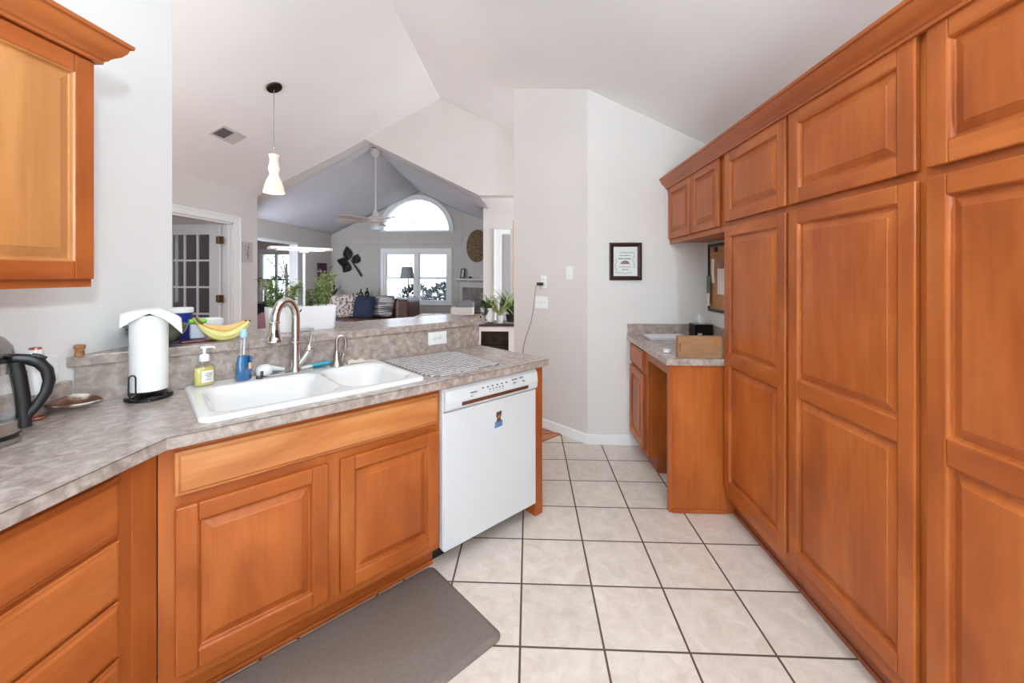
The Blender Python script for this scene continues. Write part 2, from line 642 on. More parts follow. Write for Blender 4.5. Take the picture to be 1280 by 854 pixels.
struct(B(-0.72, -0.62, 6.55, 7.95, 0, 2.6).build('wall_hall_side', lw))
struct(MB().prism([(-4.3, 2.06), (-1.4, 2.06), (-1.4, 2.175), (-4.3, 2.175)], 8.53, 8.56, 'y').build('trim_4', lw, bevel=.004))
sunw = [(-6.03, 0.75), (-5.34, 0.75), (-5.34, 1.90), (-6.03, 1.90)]
struct(MB().prism([(-6.8, 0), (-4.3, 0), (-4.3, 2.5), (-6.8, 2.5)], 9.0, 9.1, 'y', holes=[sunw]).build('wall_sunroom', wall_m))


# ------------------------------------------------------------------ windows
def win_frame(m, x0, x1, z0, z1, y0, y1, w):
    m.prism([(x0, z0), (x1, z0), (x1, z1), (x0, z1)], y0, y1, 'y', holes=[[(x0 + w, z0 + w), (x1 - w, z0 + w), (x1 - w, z1 - w), (x0 + w, z1 - w)]])


w1 = struct(thing('window_1', 'wide white double-hung window in living room gable wall', 'window', (0, 0, 0)))
del w1['category']
m = MB()
win_frame(m, -3.07, -1.68, .80, 1.905, 8.55, 8.66, .035)
m.box(-2.41, -2.33, 8.55, 8.66, .83, 1.88)
m.build('window_frame', trim_m, w1)
for nm, x0, x1 in (('sash', -3.035, -2.41), ('sash', -2.33, -1.715)):
    m = MB()
    win_frame(m, x0, x1, 1.33, 1.87, 8.60, 8.63, .03)
    win_frame(m, x0, x1, .835, 1.365, 8.57, 8.60, .03)
    s = m.build('sash', trim_m, w1)
    p = MB()
    p.box(x0 + .02, x1 - .02, 8.612, 8.616, 1.35, 1.85)
    p.box(x0 + .02, x1 - .02, 8.582, 8.586, .85, 1.345)
    p.build('pane', pane_m, s)
B(-3.16, -1.59, 8.51, 8.56, .765, .80).build('window_sill', trim_m, w1, bevel=.004)
m = MB()
win_frame(m, -3.13, -1.62, .80, 1.965, 8.535, 8.553, .06)
m.build('casing', trim_m, w1)
w2 = struct(thing('window_2', 'half-round arched window above the living room window', 'window'))
del w2['category']
def half(r, n=20, zs=0.96):
    return [(arch_c[0] + r * math.cos(math.pi * i / n), arch_c[1] + r * math.sin(math.pi * i / n) * zs) for i in range(n + 1)]
m = MB()
m.prism(half(.80) + [], 8.52, 8.553, 'y', holes=[half(.695)][0:0])
m.bm.free()
m = MB()
outer, inner = half(.79), half(.69)
for i in range(len(outer) - 1):
    a, b, cc, d = outer[i], outer[i + 1], inner[i + 1], inner[i]
    f0 = [m.v(p[0], 8.52, p[1]) for p in (a, b, cc, d)]
    f1 = [m.v(p[0], 8.66, p[1]) for p in (a, b, cc, d)]
    m.f(f0)
    m.f([f0[2], f0[3], f1[3], f1[2]])
    m.f([f0[0], f0[1], f1[1], f1[0]])
bmesh.ops.remove_doubles(m.bm, verts=m.bm.verts, dist=1e-5)
m.box(-3.16, -1.58, 8.52, 8.66, 2.31, 2.345)
m.build('casing', trim_m, w2)
m = MB()
m.prism(half(.69), 8.60, 8.606, 'y')
m.build('pane', pane_m, w2)
w3 = struct(thing('window_3', 'bright sunroom window behind the planter', 'window'))
del w3['category']
m = MB()
win_frame(m, -6.03, -5.34, .75, 1.90, 9.0, 9.08, .035)
m.box(-5.72, -5.66, 9.0, 9.08, .78, 1.87)
m.box(-6.0, -5.37, 9.02, 9.06, 1.28, 1.32)
m.build('window_frame', trim_m, w3)
B(-6.0, -5.37, 9.035, 9.04, .78, 1.87).build('pane', pane_m, w3)
m = MB()
win_frame(m, -6.13, -5.24, .67, 1.98, 8.975, 9.002, .10)
m.build('casing', trim_m, w3)

# ------------------------------------------------------------------ french door, door casings
m = MB()
m.box(-3.685, -3.662, 4.955, 5.075, 0, 2.135)
m.box(-3.685, -3.655, 5.05, 5.075, 0, 2.135)
m.box(-3.685, -3.662, 3.32, 4.955, 2.055, 2.135)
m.box(-3.685, -3.655, 3.32, 5.075, 2.115, 2.14)
m.box(-3.685, -3.662, 3.30, 3.395, 0, 2.055)
struct(m.build('trim_5', trim_m, bevel=.004))
m = MB()
m.box(-3.81, -3.68, 4.935, 4.952, 0, 2.05)
m.box(-3.81, -3.68, 3.398, 3.415, 0, 2.05)
m.box(-3.81, -3.68, 3.4, 4.95, 2.033, 2.05)
m.box(-3.75, -3.72, 4.922, 4.937, 0, 2.04)
struct(m.build('trim_6', trim_m))
d1 = struct(thing('door_1', 'open white french door with fifteen lites', 'door', (-3.80, 4.875, 0), R(-2)))
del d1['category']
W, H = .735, 2.03
st, top, bot = .115, .115, .27
m = MB()
xs = [-W + st + i * (W - 2 * st) / 3 for i in range(4)]
zs = [bot + i * (H - top - bot) / 5 for i in range(6)]
holes = []
for i in range(3):
    for j in range(5):
        g = .011
        holes.append([(xs[i] + g, zs[j] + g), (xs[i + 1] - g, zs[j] + g), (xs[i + 1] - g, zs[j + 1] - g), (xs[i] + g, zs[j + 1] - g)])
m.prism([(-W, .01), (0, .01), (0, H), (-W, H)], 0, .036, 'y', holes=holes)
m.build('door_frame', M('french_door_paint', (214, 214, 216), .35), d1)
dglass = glass('french_door_glass', (196, 196, 198), .10)
for j in range(5):
    for i in range(3):
        B(xs[i] + .008, xs[i + 1] - .008, .016, .020, zs[j] + .008, zs[j + 1] - .008).build('pane', dglass, d1)
brass = M('aged_brass', (116, 92, 58), .4, .8)
for z in (.28, 1.115, 1.835):
    m = MB()
    m.box(-.03, .012, -.012, -.001, z - .045, z + .045)
    m.cyl((.014, -.012, z - .05), (.014, -.012, z + .05), .009, seg=10)
    m.box(.016, .06, -.006, .004, z - .045, z + .045)
    m.build('hinge', brass, d1)

# hall door
d2 = struct(thing('door_2', 'grey six-panel door at the end of the hall', 'door', (0, 0, 0)))
del d2['category']
m = MB()
m.prism([(-.40, .01), (.36, .01), (.36, 2.03), (-.40, 2.03)], 6.425, 6.449, 'y')
m.build('door_slab', M('hall_door_paint', (168, 164, 162), .4), d2)
for x0, x1 in ((-.33, -.06), (.02, .29)):
    for z0, z1 in ((1.62, 1.93), (.95, 1.55), (.18, .85)):
        MB().rings_rect(x0, x1, z0, z1, [(0, 6.424), (.012, 6.432), (.02, 6.432), (.05, 6.421)]).build('panel', M('hall_door_paint'), d2)
m = MB()
m.box(-.535, -.425, 6.415, 6.452, 0, 2.12)
m.box(-.425, .40, 6.415, 6.452, 2.045, 2.12)
m.box(-.55, -.52, 6.405, 6.452, 0, 2.13)
struct(m.build('trim_7', trim_m, bevel=.004))
# open pale wood door edge and jamb beyond the angled wall
struct(B(-.262, -.16, 5.75, 5.79, 0, 2.06).build('trim_8', trim_m, bevel=.004))
struct(B(-.222, -.10, 5.66, 5.70, 0, 2.17).build('trim_9', M('pale_maple_jamb', (205, 170, 130), .5), bevel=.004))

# ------------------------------------------------------------------ cabinets


def door_front(parent, x0, x1, z0, z1, name='door', splits=(), stile=.058, y=0.0, drawer=False, pm=None):
    """framed raised-panel front in the xz plane; front face at y-.020, back at y"""
    t = .020
    if drawer:
        m = MB()
        m.rings_rect(x0, x1, z0, z1, [(0, y), (0, y - .010), (.003, y - .0125), (.010, y - .0135), (.016, y - t), (.02, y - t)])
        return m.build(name, pm or wood_h, parent)
    m = MB()
    m.box(x0, x0 + stile, y - t, y, z0, z1, 0)
    m.box(x1 - stile, x1, y - t, y, z0, z1, 0)
    zz = [z0] + [v for s in splits for v in s] + [z1]
    rails = [(z0, z0 + stile), (z1 - stile, z1)] + [s for s in splits]
    for a, b in rails:
        m.box(x0 + stile, x1 - stile, y - t, y, a, b, 1)
    d = m.build(name, [wood_v, wood_h], parent, bevel=.0045)
    cuts = [z0 + stile] + [v for s in splits for v in s] + [z1 - stile]
    for a, b in zip(cuts[0::2], cuts[1::2]):
        MB().rings_rect(x0 + stile - .001, x1 - stile + .001, a - .001, b + .001,
                        [(0, y - t + .001), (.004, y - .0155), (.007, y - .008), (.010, y - .006), (.014, y - .006), (.038, y - .0155), (.040, y - .0172), (.042, y - .0172)]
                        ).build('panel', pm or wood_v, d)
    return d


def face_frame(parent, w, z0, z1, uprights, levels, t=.019):
    m = MB()
    for x0, x1 in uprights:
        m.box(x0, x1, 0, t, z0, z1, 0)
    for a, b in levels:
        m.box(uprights[0][1], uprights[-1][0], .0004, t, a, b, 1)
    return m.build('face_frame', [wood_v, wood_h], parent)


# tall pantry units on the right
pantry_labels = ['narrow-looking tall maple pantry cabinet beside the desk, farthest of three', 'tall maple pantry cabinet between the far and nearest pantry units',
                 'tall maple pantry cabinet nearest the camera, cut by the right edge']
for (yL, w, dx0, dx1), lab in zip(((2.465, .605, .022, .591), (1.86, .617, .009, .600), (1.243, .64, .017, .606)), pantry_labels):
    t = thing('pantry_cabinet', lab, 'cabinet', (1.16, yL, 0), R(-90), 'tall pantry cabinets')
    B(0.001, w - .001, .019, .305, .105, 2.13).build('carcass', wood_v, t)
    face_frame(t, w, .105, 2.13, ((0.0005, .04), (w - .04, w - .0005)), ((.105, .17), (1.67, 1.73), (2.10, 2.13)))
    door_front(t, dx0, dx1, .170, 1.688, 'door', splits=((.888, .962),))
    door_front(t, dx0, dx1, 1.716, 2.118, 'door', stile=.062)
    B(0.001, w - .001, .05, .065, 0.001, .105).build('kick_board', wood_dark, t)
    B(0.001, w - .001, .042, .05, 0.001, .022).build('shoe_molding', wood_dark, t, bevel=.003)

CROWN = [(-.002, 2.112), (.010, 2.112), (.012, 2.122), (.018, 2.126), (.022, 2.134), (.030, 2.142), (.042, 2.152), (.052, 2.168), (.056, 2.182), (.064, 2.186), (.066, 2.198), (-.002, 2.198)]


def crown(name, path, mat):
    """path: list of functions offset->(x,y)"""
    m = MB()
    rows = [[m.v(*p(o), z) for o, z in CROWN] for p in path]
    n = len(CROWN)
    for a, b in zip(rows, rows[1:]):
        for k in range(n):
            q = (k + 1) % n
            m.f([a[k], a[q], b[q], b[k]])
    m.f(rows[0])
    m.f(list(reversed(rows[-1])))
    return m.build(name, mat, smooth=25)


wood_y = Mn('maple_molding_grain', WOODC, 2.2, .34, 5, (2.4, .5, 2.4), (.3, .72), fine=(55, (1, .035, 1), .1))
o = crown('crown_molding', [lambda o: (1.16 - o - .0195, 3.428), lambda o: (1.16 - o - .0195, .60)], wood_y)
tag(o, 'stained maple crown molding along the top of the right-hand cabinets', 'molding')

t = thing('wall_cabinet', 'short two-door maple wall cabinet hung over the desk counter', 'cabinet', (1.16, 3.425, 0), R(-90))
B(0.001, .958, .019, .305, 1.675, 2.13).build('carcass', wood_v, t)
face_frame(t, .959, 1.665, 2.13, ((0.0005, .035), (.462, .495), (.90, .9585)), ((1.665, 1.705), (2.10, 2.13)))
door_front(t, .022, .468, 1.70, 2.118, 'door', stile=.05)
door_front(t, .486, .905, 1.70, 2.118, 'door', stile=.05)

# left wall cabinet
t = thing('wall_cabinet', 'maple wall cabinet with crown top on the left wall', 'cabinet', (-1.45, .50, 0), R(90))
B(0, .80, .019, .289, 1.385, 2.13).build('carcass', wood_v, t)
face_frame(t, .80, 1.37, 2.13, ((0, .04), (.36, .40), (.755, .80)), ((1.37, 1.41), (2.09, 2.13)))
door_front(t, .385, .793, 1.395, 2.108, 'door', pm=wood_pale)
door_front(t, .01, .378, 1.395, 2.108, 'door')
o = crown('crown_molding', [lambda o: (-1.45 + o + .0195, .50), lambda o: (-1.45 + o + .0195, 1.302 + o), lambda o: (-1.739, 1.302 + o)], wood_y)
tag(o, 'crown molding capping the wall cabinet on the left wall', 'molding')

# drawer bank on the left
t = thing('drawer_cabinet', 'maple base cabinet with a bank of drawers at lower left', 'cabinet', (-1.15, .44, 0), R(90))
B(0, .66, .019, .58, .105, .875).build('carcass', wood_v, t)
face_frame(t, .70, .105, .875, ((0, .03), (.648, .70)), ((.105, .15), (.335, .355), (.49, .51), (.665, .685), (.845, .875)))
for a, b in ((.683, .848), (.512, .672), (.352, .503), (.14, .342)):
    door_front(t, .012, .655, a, b, 'drawer_front', drawer=True)
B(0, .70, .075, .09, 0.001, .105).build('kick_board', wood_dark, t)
# corner filler
m = MB()
m.prism([(-1.15, 1.1405), (-1.15, 1.219), pen(-.0205, .052)[:2], pen(-.0205, .10)[:2], (-1.19, 1.1405)], .105, .875)
o = m.build('corner_filler', wood_v, bevel=.002)
tag(o, 'plain maple corner filler between drawer bank and sink cabinet', 'cabinet filler')

# sink base
t = thing('sink_cabinet', 'maple sink base cabinet with two raised-panel doors', 'cabinet', pen(0, .05), PR)
m = MB()
m.box(-.01, 1.0, .019, .60, .105, .125)
m.box(-.01, .008, .019, .60, .105, .873)
m.box(.982, 1.0, .019, .60, .105, .873)
m.box(-.01, 1.0, .59, .60, .105, .873)
m.build('carcass', wood_v, t)
face_frame(t, 1.0, .105, .875, ((-.018, .035), (.475, .54), (.975, 1.0)), ((.105, .15), (.665, .715), (.845, .875)))
door_front(t, .021, .987, .708, .85, 'false_drawer_front', drawer=True, pm=wood_fig)
door_front(t, .023, .485, .14, .674, 'door')
door_front(t, .531, .987, .14, .674, 'door')
B(-.018, 1.0, .062, .075, 0.001, .105).build('kick_board', wood_h, t)
B(-.018, 1.0, .052, .062, 0.001, .02).build('shoe_molding', wood_h, t, bevel=.004)

# dishwasher
t = thing('dishwasher', 'white built-in dishwasher with a panel of buttons', 'dishwasher', pen(1.005, .0), PR)
B(.004, .636, .06, .60, .10, .868).build('body', dw_side, t)
m = MB()
m.box(.006, .634, .024, .0595, .085, .748)
m.build('door', dw_white, t, bevel=.006, bseg=3)
m = MB()
m.prism([(.0595, .752), (.0595, .866), (.026, .866), (.014, .850), (.008, .80), (.012, .765), (.024, .752)], .006, .634, 'x')
cp = m.build('control_panel', dw_white, t, bevel=.004)
B(.0, .005, .03, .06, .10, .866).build('side_seal', dw_side, t)
# pull recess
m = MB()
m.prism([(.10, .772), (.552, .772), (.552, .788), (.10, .788)], .0045, .02, 'y')
m.build('handle_slot', M('handle_brown', (96, 56, 36), .4), cp)
mk = M('panel_print', (92, 96, 104), .6)
for i in range(6):
    B(.225 + i * .032, .232 + i * .032, .0035, .011, .832, .836).build('button', mk, cp)
for i in range(5):
    m = MB()
    m.box(.272 + i * .022, .281 + i * .022, .0055, .012, .817, .820)
    m.build('button', mk, cp)
    B(.274 + i * .022, .279 + i * .022, .0065, .011, .805, .8075).build('button', mk, cp)
for x0, x1, z in ((.43, .452, .838), (.455, .468, .838), (.485, .51, .840), (.44, .46, .820), (.51, .525, .818), (.15, .19, .823), (.15, .165, .805)):
    B(x0, x1, .0035 if z > .81 else .0062, .012, z, z + .0022).build('lettering', mk, cp)
B(.004, .636, .13, .145, .001, .10).build('kick_plate', black, t)
# fridge-magnet style figure
t = thing('magnet', 'small blue and brown figure magnet on the dishwasher door', 'magnet', pen(1.005 + .345, .0235, .60), PR)
m = MB()
m.prism([(-.026, 0), (.026, .004), (.028, .034), (-.022, .032)], -.003, 0, 'y')
m.build('base_plate', M('magnet_blue', (96, 128, 176), .4), t)
m = MB()
m.prism([(-.014, .03), (.018, .031), (.012, .05), (.018, .062), (.02, .085), (.012, .082), (-.012, .082), (-.016, .062), (-.008, .05)], -.005, 0, 'y')
m.build('figure', M('magnet_brown', (92, 70, 60), .5), t)
B(-.008, .01, -.006, -.001, .052, .064).build('figure_face', M('magnet_tan', (176, 120, 90), .5), t)

# end panel of the peninsula
t = thing('end_panel', 'plain maple end panel closing the peninsula right of the dishwasher', 'cabinet panel', pen(1.645, 0), PR)
m = MB()
m.prism([(.045, 0.001), (.665, 0.001), (.665, .875), (.045, .875)], .002, .057, 'x')
m.build('panel', wood_v, t)
B(.0, .06, .036, .045, .001, .875).build('edge_stile', wood_v, t, bevel=.002)

# desk base on the right
t = thing('desk_cabinet', 'maple base cabinet with drawer and door under the desk counter', 'cabinet', (.85, 3.425, 0), R(-90))
B(0.001, .468, .019, .61, .105, .875).build('carcass', wood_v, t)
face_frame(t, .469, .105, .875, ((0, .03), (.385, .469)), ((.105, .14), (.67, .71), (.84, .875)))
door_front(t, .012, .398, .703, .848, 'drawer_front', drawer=True)
door_front(t, .012, .398, .125, .678, 'door')
m = MB()
m.box(.001, .469, .062, .077, .001, .105)
m.box(.454, .469, .077, .61, .001, .105)
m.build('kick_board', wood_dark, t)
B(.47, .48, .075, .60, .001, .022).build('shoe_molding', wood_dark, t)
m = MB()
m.box(.47, .925, .0, .02, .80, .875)
o = m.build('desk_apron', wood_h, loc=(.85, 3.425, 0), rot=(0, 0, R(-90)))
tag(o, 'maple apron rail bridging the knee space under the desk counter', 'apron rail')
t = thing('desk_end_panel', 'maple end panel carrying the near end of the desk counter', 'cabinet panel', (.83, 2.50, 0), R(-90))
B(.0, .035, .02, .63, .001, .875).build('panel', wood_v, t)
B(-.001, .036, 0, .02, .001, .875).build('edge_stile', wood_v, t, bevel=.003)
B(.035, .045, .02, .325, .001, .024).build('shoe_molding', wood_h, t, bevel=.004)

# ------------------------------------------------------------------ counters
SNK = (.105, .920, .085, .630)      # hole u0 u1 d0 d1
cnt = thing('countertop', 'mottled taupe laminate worktop running around the sink corner', 'countertop')
outer = [(-1.738, -.6), (-1.10, -.6), P0, pen(1.722, 0)[:2], pen(1.722, .654)[:2], pen(-.239, .654)[:2]]
hole = [pen(SNK[0], SNK[2])[:2], pen(SNK[1], SNK[2])[:2], pen(SNK[1], SNK[3])[:2], pen(SNK[0], SNK[3])[:2]]
m = MB()
m.prism(outer, .876, .914, 'z', holes=[hole])
m.build('worktop', laminate, cnt)
m = MB()
e = .0012
m.prism([(-1.10, -.6), (-1.10 + e, -.6), (P0[0] + e, P0[1] - .0005), pen(1.722 + e, -e)[:2], pen(1.722 + e, .654)[:2], pen(1.722, .654)[:2], pen(1.722, 0)[:2], P0], .9115, .9132)
m.build('edge_seam', lam_seam, cnt)

sp = thing('backsplash', 'low mottled laminate backsplash below the raised bar with outlet', 'backsplash', (0, 0, 0))
m = MB()
m.prism([pen(-.239, .655)[:2], pen(1.715, .655)[:2], pen(1.715, .671)[:2], pen(-.223, .671)[:2]], .9145, 1.0595)
m.build('panel', laminate, sp)
o = B(-1.739, -1.722, -.6, 1.478, .9145, 1.012).build('backsplash', laminate, bevel=.002)
tag(o, 'short laminate backsplash strip along the left wall behind the kettle', 'backsplash')

m = MB()
F0 = (-1.7385, 1.2 + .642 / K - (1.10 - 1.7385) * -1)
u_left = (-1.7385 + 1.10) / K + .642
F0 = pen(u_left, .642)[:2]
m.prism([F0, pen(1.755, .642)[:2], pen(1.765, .652)[:2], pen(1.765, 1.085)[:2], pen(.19, 1.085)[:2], (-1.7385, 1.935)], 1.06, 1.10)
bar = m.build('bar_top', laminate, bevel=.003)
tag(bar, 'raised laminate bar ledge behind the sink holding planter and bananas', 'bar top')

dk = thing('countertop', 'laminate desk counter on the right against the back wall', 'countertop')
m = MB()
m.prism([(.81, 2.44), (1.468, 2.44), (1.468, 3.428), (.81, 3.428)], .876, .914)
# notch where the pantry side stands: keep the counter clear of it
m.bm.free()
m = MB()
m.prism([(.81, 2.446), (1.155, 2.446), (1.155, 2.467), (1.468, 2.467), (1.468, 3.428), (.81, 3.428)], .876, .914)
m.build('worktop', laminate, dk)
m = MB()
m.box(.812, 1.468, 3.412, 3.428, .9145, 1.005)
m.box(1.452, 1.468, 2.467, 3.412, .9145, 1.005)
m.build('splash_strip', laminate, dk)

# ------------------------------------------------------------------ sink


def sd_rr(x, y, x0, x1, y0, y1, r):
    cx, cy = (x0 + x1) / 2, (y0 + y1) / 2
    qx, qy = abs(x - cx) - (x1 - x0) / 2 + r, abs(y - cy) - (y1 - y0) / 2 + r
    return math.hypot(max(qx, 0), max(qy, 0)) + min(max(qx, qy), 0) - r


def sstep(a, b, t):
    t = max(0, min(1, (t - a) / (b - a)))
    return t * t * (3 - 2 * t)


def sink_fn(u0, u1, d0, d1):
    def fn(a, b):
        x, y = u0 + (u1 - u0) * a, d0 + (d1 - d0) * b
        z = .930
        s1 = sd_rr(x, y, .135, .565, .115, .515, .075)
        s2 = sd_rr(x, y, .600, .905, .115, .530, .095)
        for s, dep in ((s1, .185), (s2, .150)):
            if s < 0.012:
                z = min(z, .930 - .010 * sstep(.012, -.008, s) - (dep - .010) * sstep(-.004, -.050, s))
        so = sd_rr(x, y, .085, .945, .063, .652, .045)
        if so > -.010:
            z -= .008 * sstep(-.010, 0, so)
        if so > 0:     # pull outside corner vertices onto the rounded outline
            cx, cy = max(.085 + .045, min(.945 - .045, x)), max(.063 + .045, min(.652 - .045, y))
            v = Vector((x - cx, y - cy))
            if v.length > 1e-6:
                v = v.normalized() * .045
                x, y = cx + v.x, cy + v.y
        return (x, y, z)
    return fn


sk = thing('sink', 'white double-bowl drop-in kitchen sink', 'sink', pen(0, 0), PR)
m = MB()
g = m.grid(110, 76, sink_fn(.085, .945, .063, .652))
rim = [g[0][i] for i in range(111)] + [g[j][110] for j in range(1, 77)] + [g[76][i] for i in range(109, -1, -1)] + [g[j][0] for j in range(75, 0, -1)]
low = [m.v(v.co.x, v.co.y, .9142) for v in rim]
for i in range(len(rim)):
    j = (i + 1) % len(rim)
    m.f([rim[i], rim[j], low[j], low[i]])
m.build('basin', white_enamel, sk, smooth=60)
for x, y, z in ((.35, .32, .746), (.752, .33, .781)):
    MB().lathe([(.001, z + .002), (.03, z + .001), (.042, z + .004), (.044, z)], (x, y), 24).build('drain', steel, sk, smooth=40)

# ------------------------------------------------------------------ faucets
t = thing('kitchen_faucet', 'polished chrome gooseneck pull-down faucet behind the sink', 'faucet', pen(.512, .575, .930), PR)
m = MB()
m.prism([(-.125, -.024), (.125, -.024), (.14, -.012), (.14, .012), (.125, .024), (-.125, .024), (-.14, .012), (-.14, -.012)], 0.0005, .008)
m.build('deck_plate', chrome, t, bevel=.003)
pts, rs = [], []
for z, r in ((.006, .026), (.012, .025), (.03, .0225), (.08, .0205), (.14, .0195), (.143, .0225), (.150, .0225), (.153, .0192)):
    pts.append((0, 0, z))
    rs.append(r)
MB().tube(pts, rs, 20).build('body', chrome, t, smooth=40)
sdir = Vector((-.94, -.34, 0)).normalized()
pts = [(0, 0, .15), (0, 0, .22), (0, 0, .27)]
rad = .052
for i in range(1, 15):
    a = math.pi * i / 14
    pts.append(tuple(sdir * (rad - rad * math.cos(a)) + Vector((0, 0, .272 + rad * 1.55 * math.sin(a)))))
pts.append(tuple(sdir * (2 * rad + .002) + Vector((0, 0, .262))))
MB().tube(pts, [.0192] * len(pts), 18).build('gooseneck', chrome, t, smooth=50)
hc = sdir * (2 * rad + .004)
m = MB()
m.lathe([(.0195, .262), (.0235, .258), (.0235, .252), (.0205, .249), (.0225, .225), (.0265, .20), (.0345, .178), (.037, .172), (.037, .166), (.030, .164)], (hc.x, hc.y), 24)
sh = m.build('spray_head', chrome, t, smooth=40)
tang = Vector((K, -K, 0))
m = MB()
bd = Vector((.10, -.995, 0))
bs = Vector((.995, .10, 0))
q = [hc + bd * .0245 + bs * s * .006 + Vector((0, 0, z)) for s in (-1, 1) for z in (.188, .222)]
for p_ in (0,):
    v0 = [m.v(*(x + bd * 0.006 * (1 if i in (0, 2) else .1))) for i, x in enumerate(q)]
    v1 = [m.v(*(x - bd * .008)) for x in q]
    m.f([v0[0], v0[2], v0[3], v0[1]])
    for a, b in ((0, 2), (2, 3), (3, 1), (1, 0)):
        m.f([v0[a], v0[b], v1[b], v1[a]])
m.build('spray_button', black, sh)
m = MB()
m.tube([(.012, -.004, .035), (.035, -.010, .068), (.055, -.014, .10)], [.0145, .0165, .0175], 16)
m.lathe([(.0, .088), (.012, .09), (.0185, .10), (.0195, .112), (.016, .122), (.008, .128), (.006, .135)], (.058, -.015), 18)
m.tube([(.058, -.015, .128), (.062, -.016, .155), (.067, -.017, .19), (.069, -.018, .215)], [.006, .0065, .0085, .0105], 12, flat=.7)
m.build('lever_handle', chrome, t, smooth=45)

t = thing('water_tap', 'small brushed nickel filtered-water tap right of the main faucet', 'faucet', pen(.712, .585, .9302), PR)
m = MB()
m.lathe([(.034, 0), (.034, .004), (.029, .012), (.021, .03), (.015, .055), (.0125, .072), (.010, .078)], (0, 0), 24)
m.build('base', nickel, t, smooth=40)
pts = [(0, 0, .07), (0, 0, .10), (0, 0, .128)]
for i in range(1, 11):
    a = math.pi * i / 10
    pts.append((.021 - .021 * math.cos(a), -.012 * (1 - math.cos(a)) / 2, .13 + .028 * math.sin(a)))
pts.append((.042, -.012, .085))
MB().tube(pts, .0085, 14).build('spout', nickel, t, smooth=50)
m = MB()
m.cyl((.026, .004, .012), (.034, .0, .052), .010, .0085, 14)
m.cyl((.034, .0, .052), (.037, -.001, .062), .0105, .0105, 14)
m.build('valve_lever', nickel, t, smooth=40)

# things on the sink deck
t = thing('scrub_brush', 'white round-headed dish scrubber lying left of the faucet', 'brush', pen(.385, .612, .9305), PR)
m = MB()
m.lathe([(.0, .052), (.018, .050), (.034, .038), (.038, .022), (.034, .006), (.024, .001)], (0, 0), 24)
m.build('brush_head', white_pl, t, smooth=40)
m = MB()
m.tube([(.02, -.002, .03), (.05, .004, .022), (.085, .010, .013)], [.022, .016, .011], 14, flat=.8)
m.build('handle', white_pl, t, smooth=50)
m = MB()
m.tube([(-.02, -.046, .002), (-.02, -.046, .03)], [.007, .006], 10)
m.build('clip', M('dark_grey_rubber', (70, 70, 72), .5), t)
o = MB().lathe([(.0, .014), (.010, .013), (.014, .007), (.013, 0)], (0, 0), 16).build('drain_stopper', M('dark_grey_rubber'), smooth=40, loc=pen(.352, .552, .9305))
tag(o, 'small dark rubber stopper on the sink deck beside the white scrubber', 'stopper')
t = thing('dish_brush', 'teal-handled dish brush lying between faucet and small tap', 'brush', pen(.592, .606, .9305), PR + R(4))
MB().tube([(-.055, -.012, .013), (-.03, -.006, .013), (.004, 0, .014)], [.011, .016, .011], 12, flat=.7).build('bristle_head', white_pl, t, smooth=50)
MB().tube([(0, 0, .015), (.03, .002, .017), (.08, .006, .017), (.115, .008, .015)], [.011, .0135, .0125, .008], 12, flat=.8).build('handle', M('teal_plastic', (70, 160, 186), .35), t, smooth=50)
m = MB()
m.grid(14, 8, lambda a, b: (-.045 + .10 * a, -.028 + .05 * b, .006 + .012 * math.sin(a * 7 + b * 2) * math.sin(math.pi * b) * math.sin(math.pi * a) + .018 * math.sin(math.pi * a) * math.sin(math.pi * b)))
o = m.build('dishcloth', M('cream_cloth', (214, 200, 178), .9), smooth=60, loc=pen(.812, .598, .9305), rot=(0, 0, PR))
md = o.modifiers.new('thick', 'SOLIDIFY')
md.thickness = .005
tag(o, 'crumpled cream dishcloth at the back right corner of the sink', 'dishcloth')

# blue dish soap
t = thing('dish_soap_bottle', 'clear bottle half full of blue dish soap by the sink', 'bottle', pen(.294, .570, .9302), PR + R(15))
t.scale = (1, 1, 1.28)
BP = [(.028, 0), (.0325, .006), (.032, .03), (.029, .06), (.024, .085), (.022, .105), (.021, .125), (.018, .145), (.013, .156)]
MB().lathe(BP, (0, 0), 28, sx=1.05, sy=.7, cap=False).build('bottle_body', clear, t, smooth=50)
MB().lathe([(r - .0015, z + .002) for r, z in BP[:5]] + [(.0, .087)], (0, 0), 28, sx=1.05, sy=.7).build('soap', M('blue_soap', (12, 100, 150), .15), t, smooth=50)
MB().lathe([(.014, .152), (.0155, .154), (.0155, .166), (.013, .170), (.0125, .178), (.008, .182), (.0, .183)], (0, 0), 20).build('cap', M('pale_aqua_plastic', (166, 208, 216), .35), t, smooth=40)
MB().tube([(0, 0, .09), (.004, 0, .15)], .004, 8).build('dip_tube', white_pl, t)
m = MB()
m.grid(6, 6, lambda a, b: (.0315 * 1.05 * math.cos(R(-62 + 46 * a)), -.0315 * .7 * abs(math.sin(R(-62 + 46 * a))) - .0008, .025 + .06 * b - .0 * a))
lb = m.build('label', M('blue_label', (70, 106, 170), .4), t)
B(.012, .022, -.0225, -.017, .04, .062).build('label_picture', M('label_peach', (226, 176, 120), .5), lb)

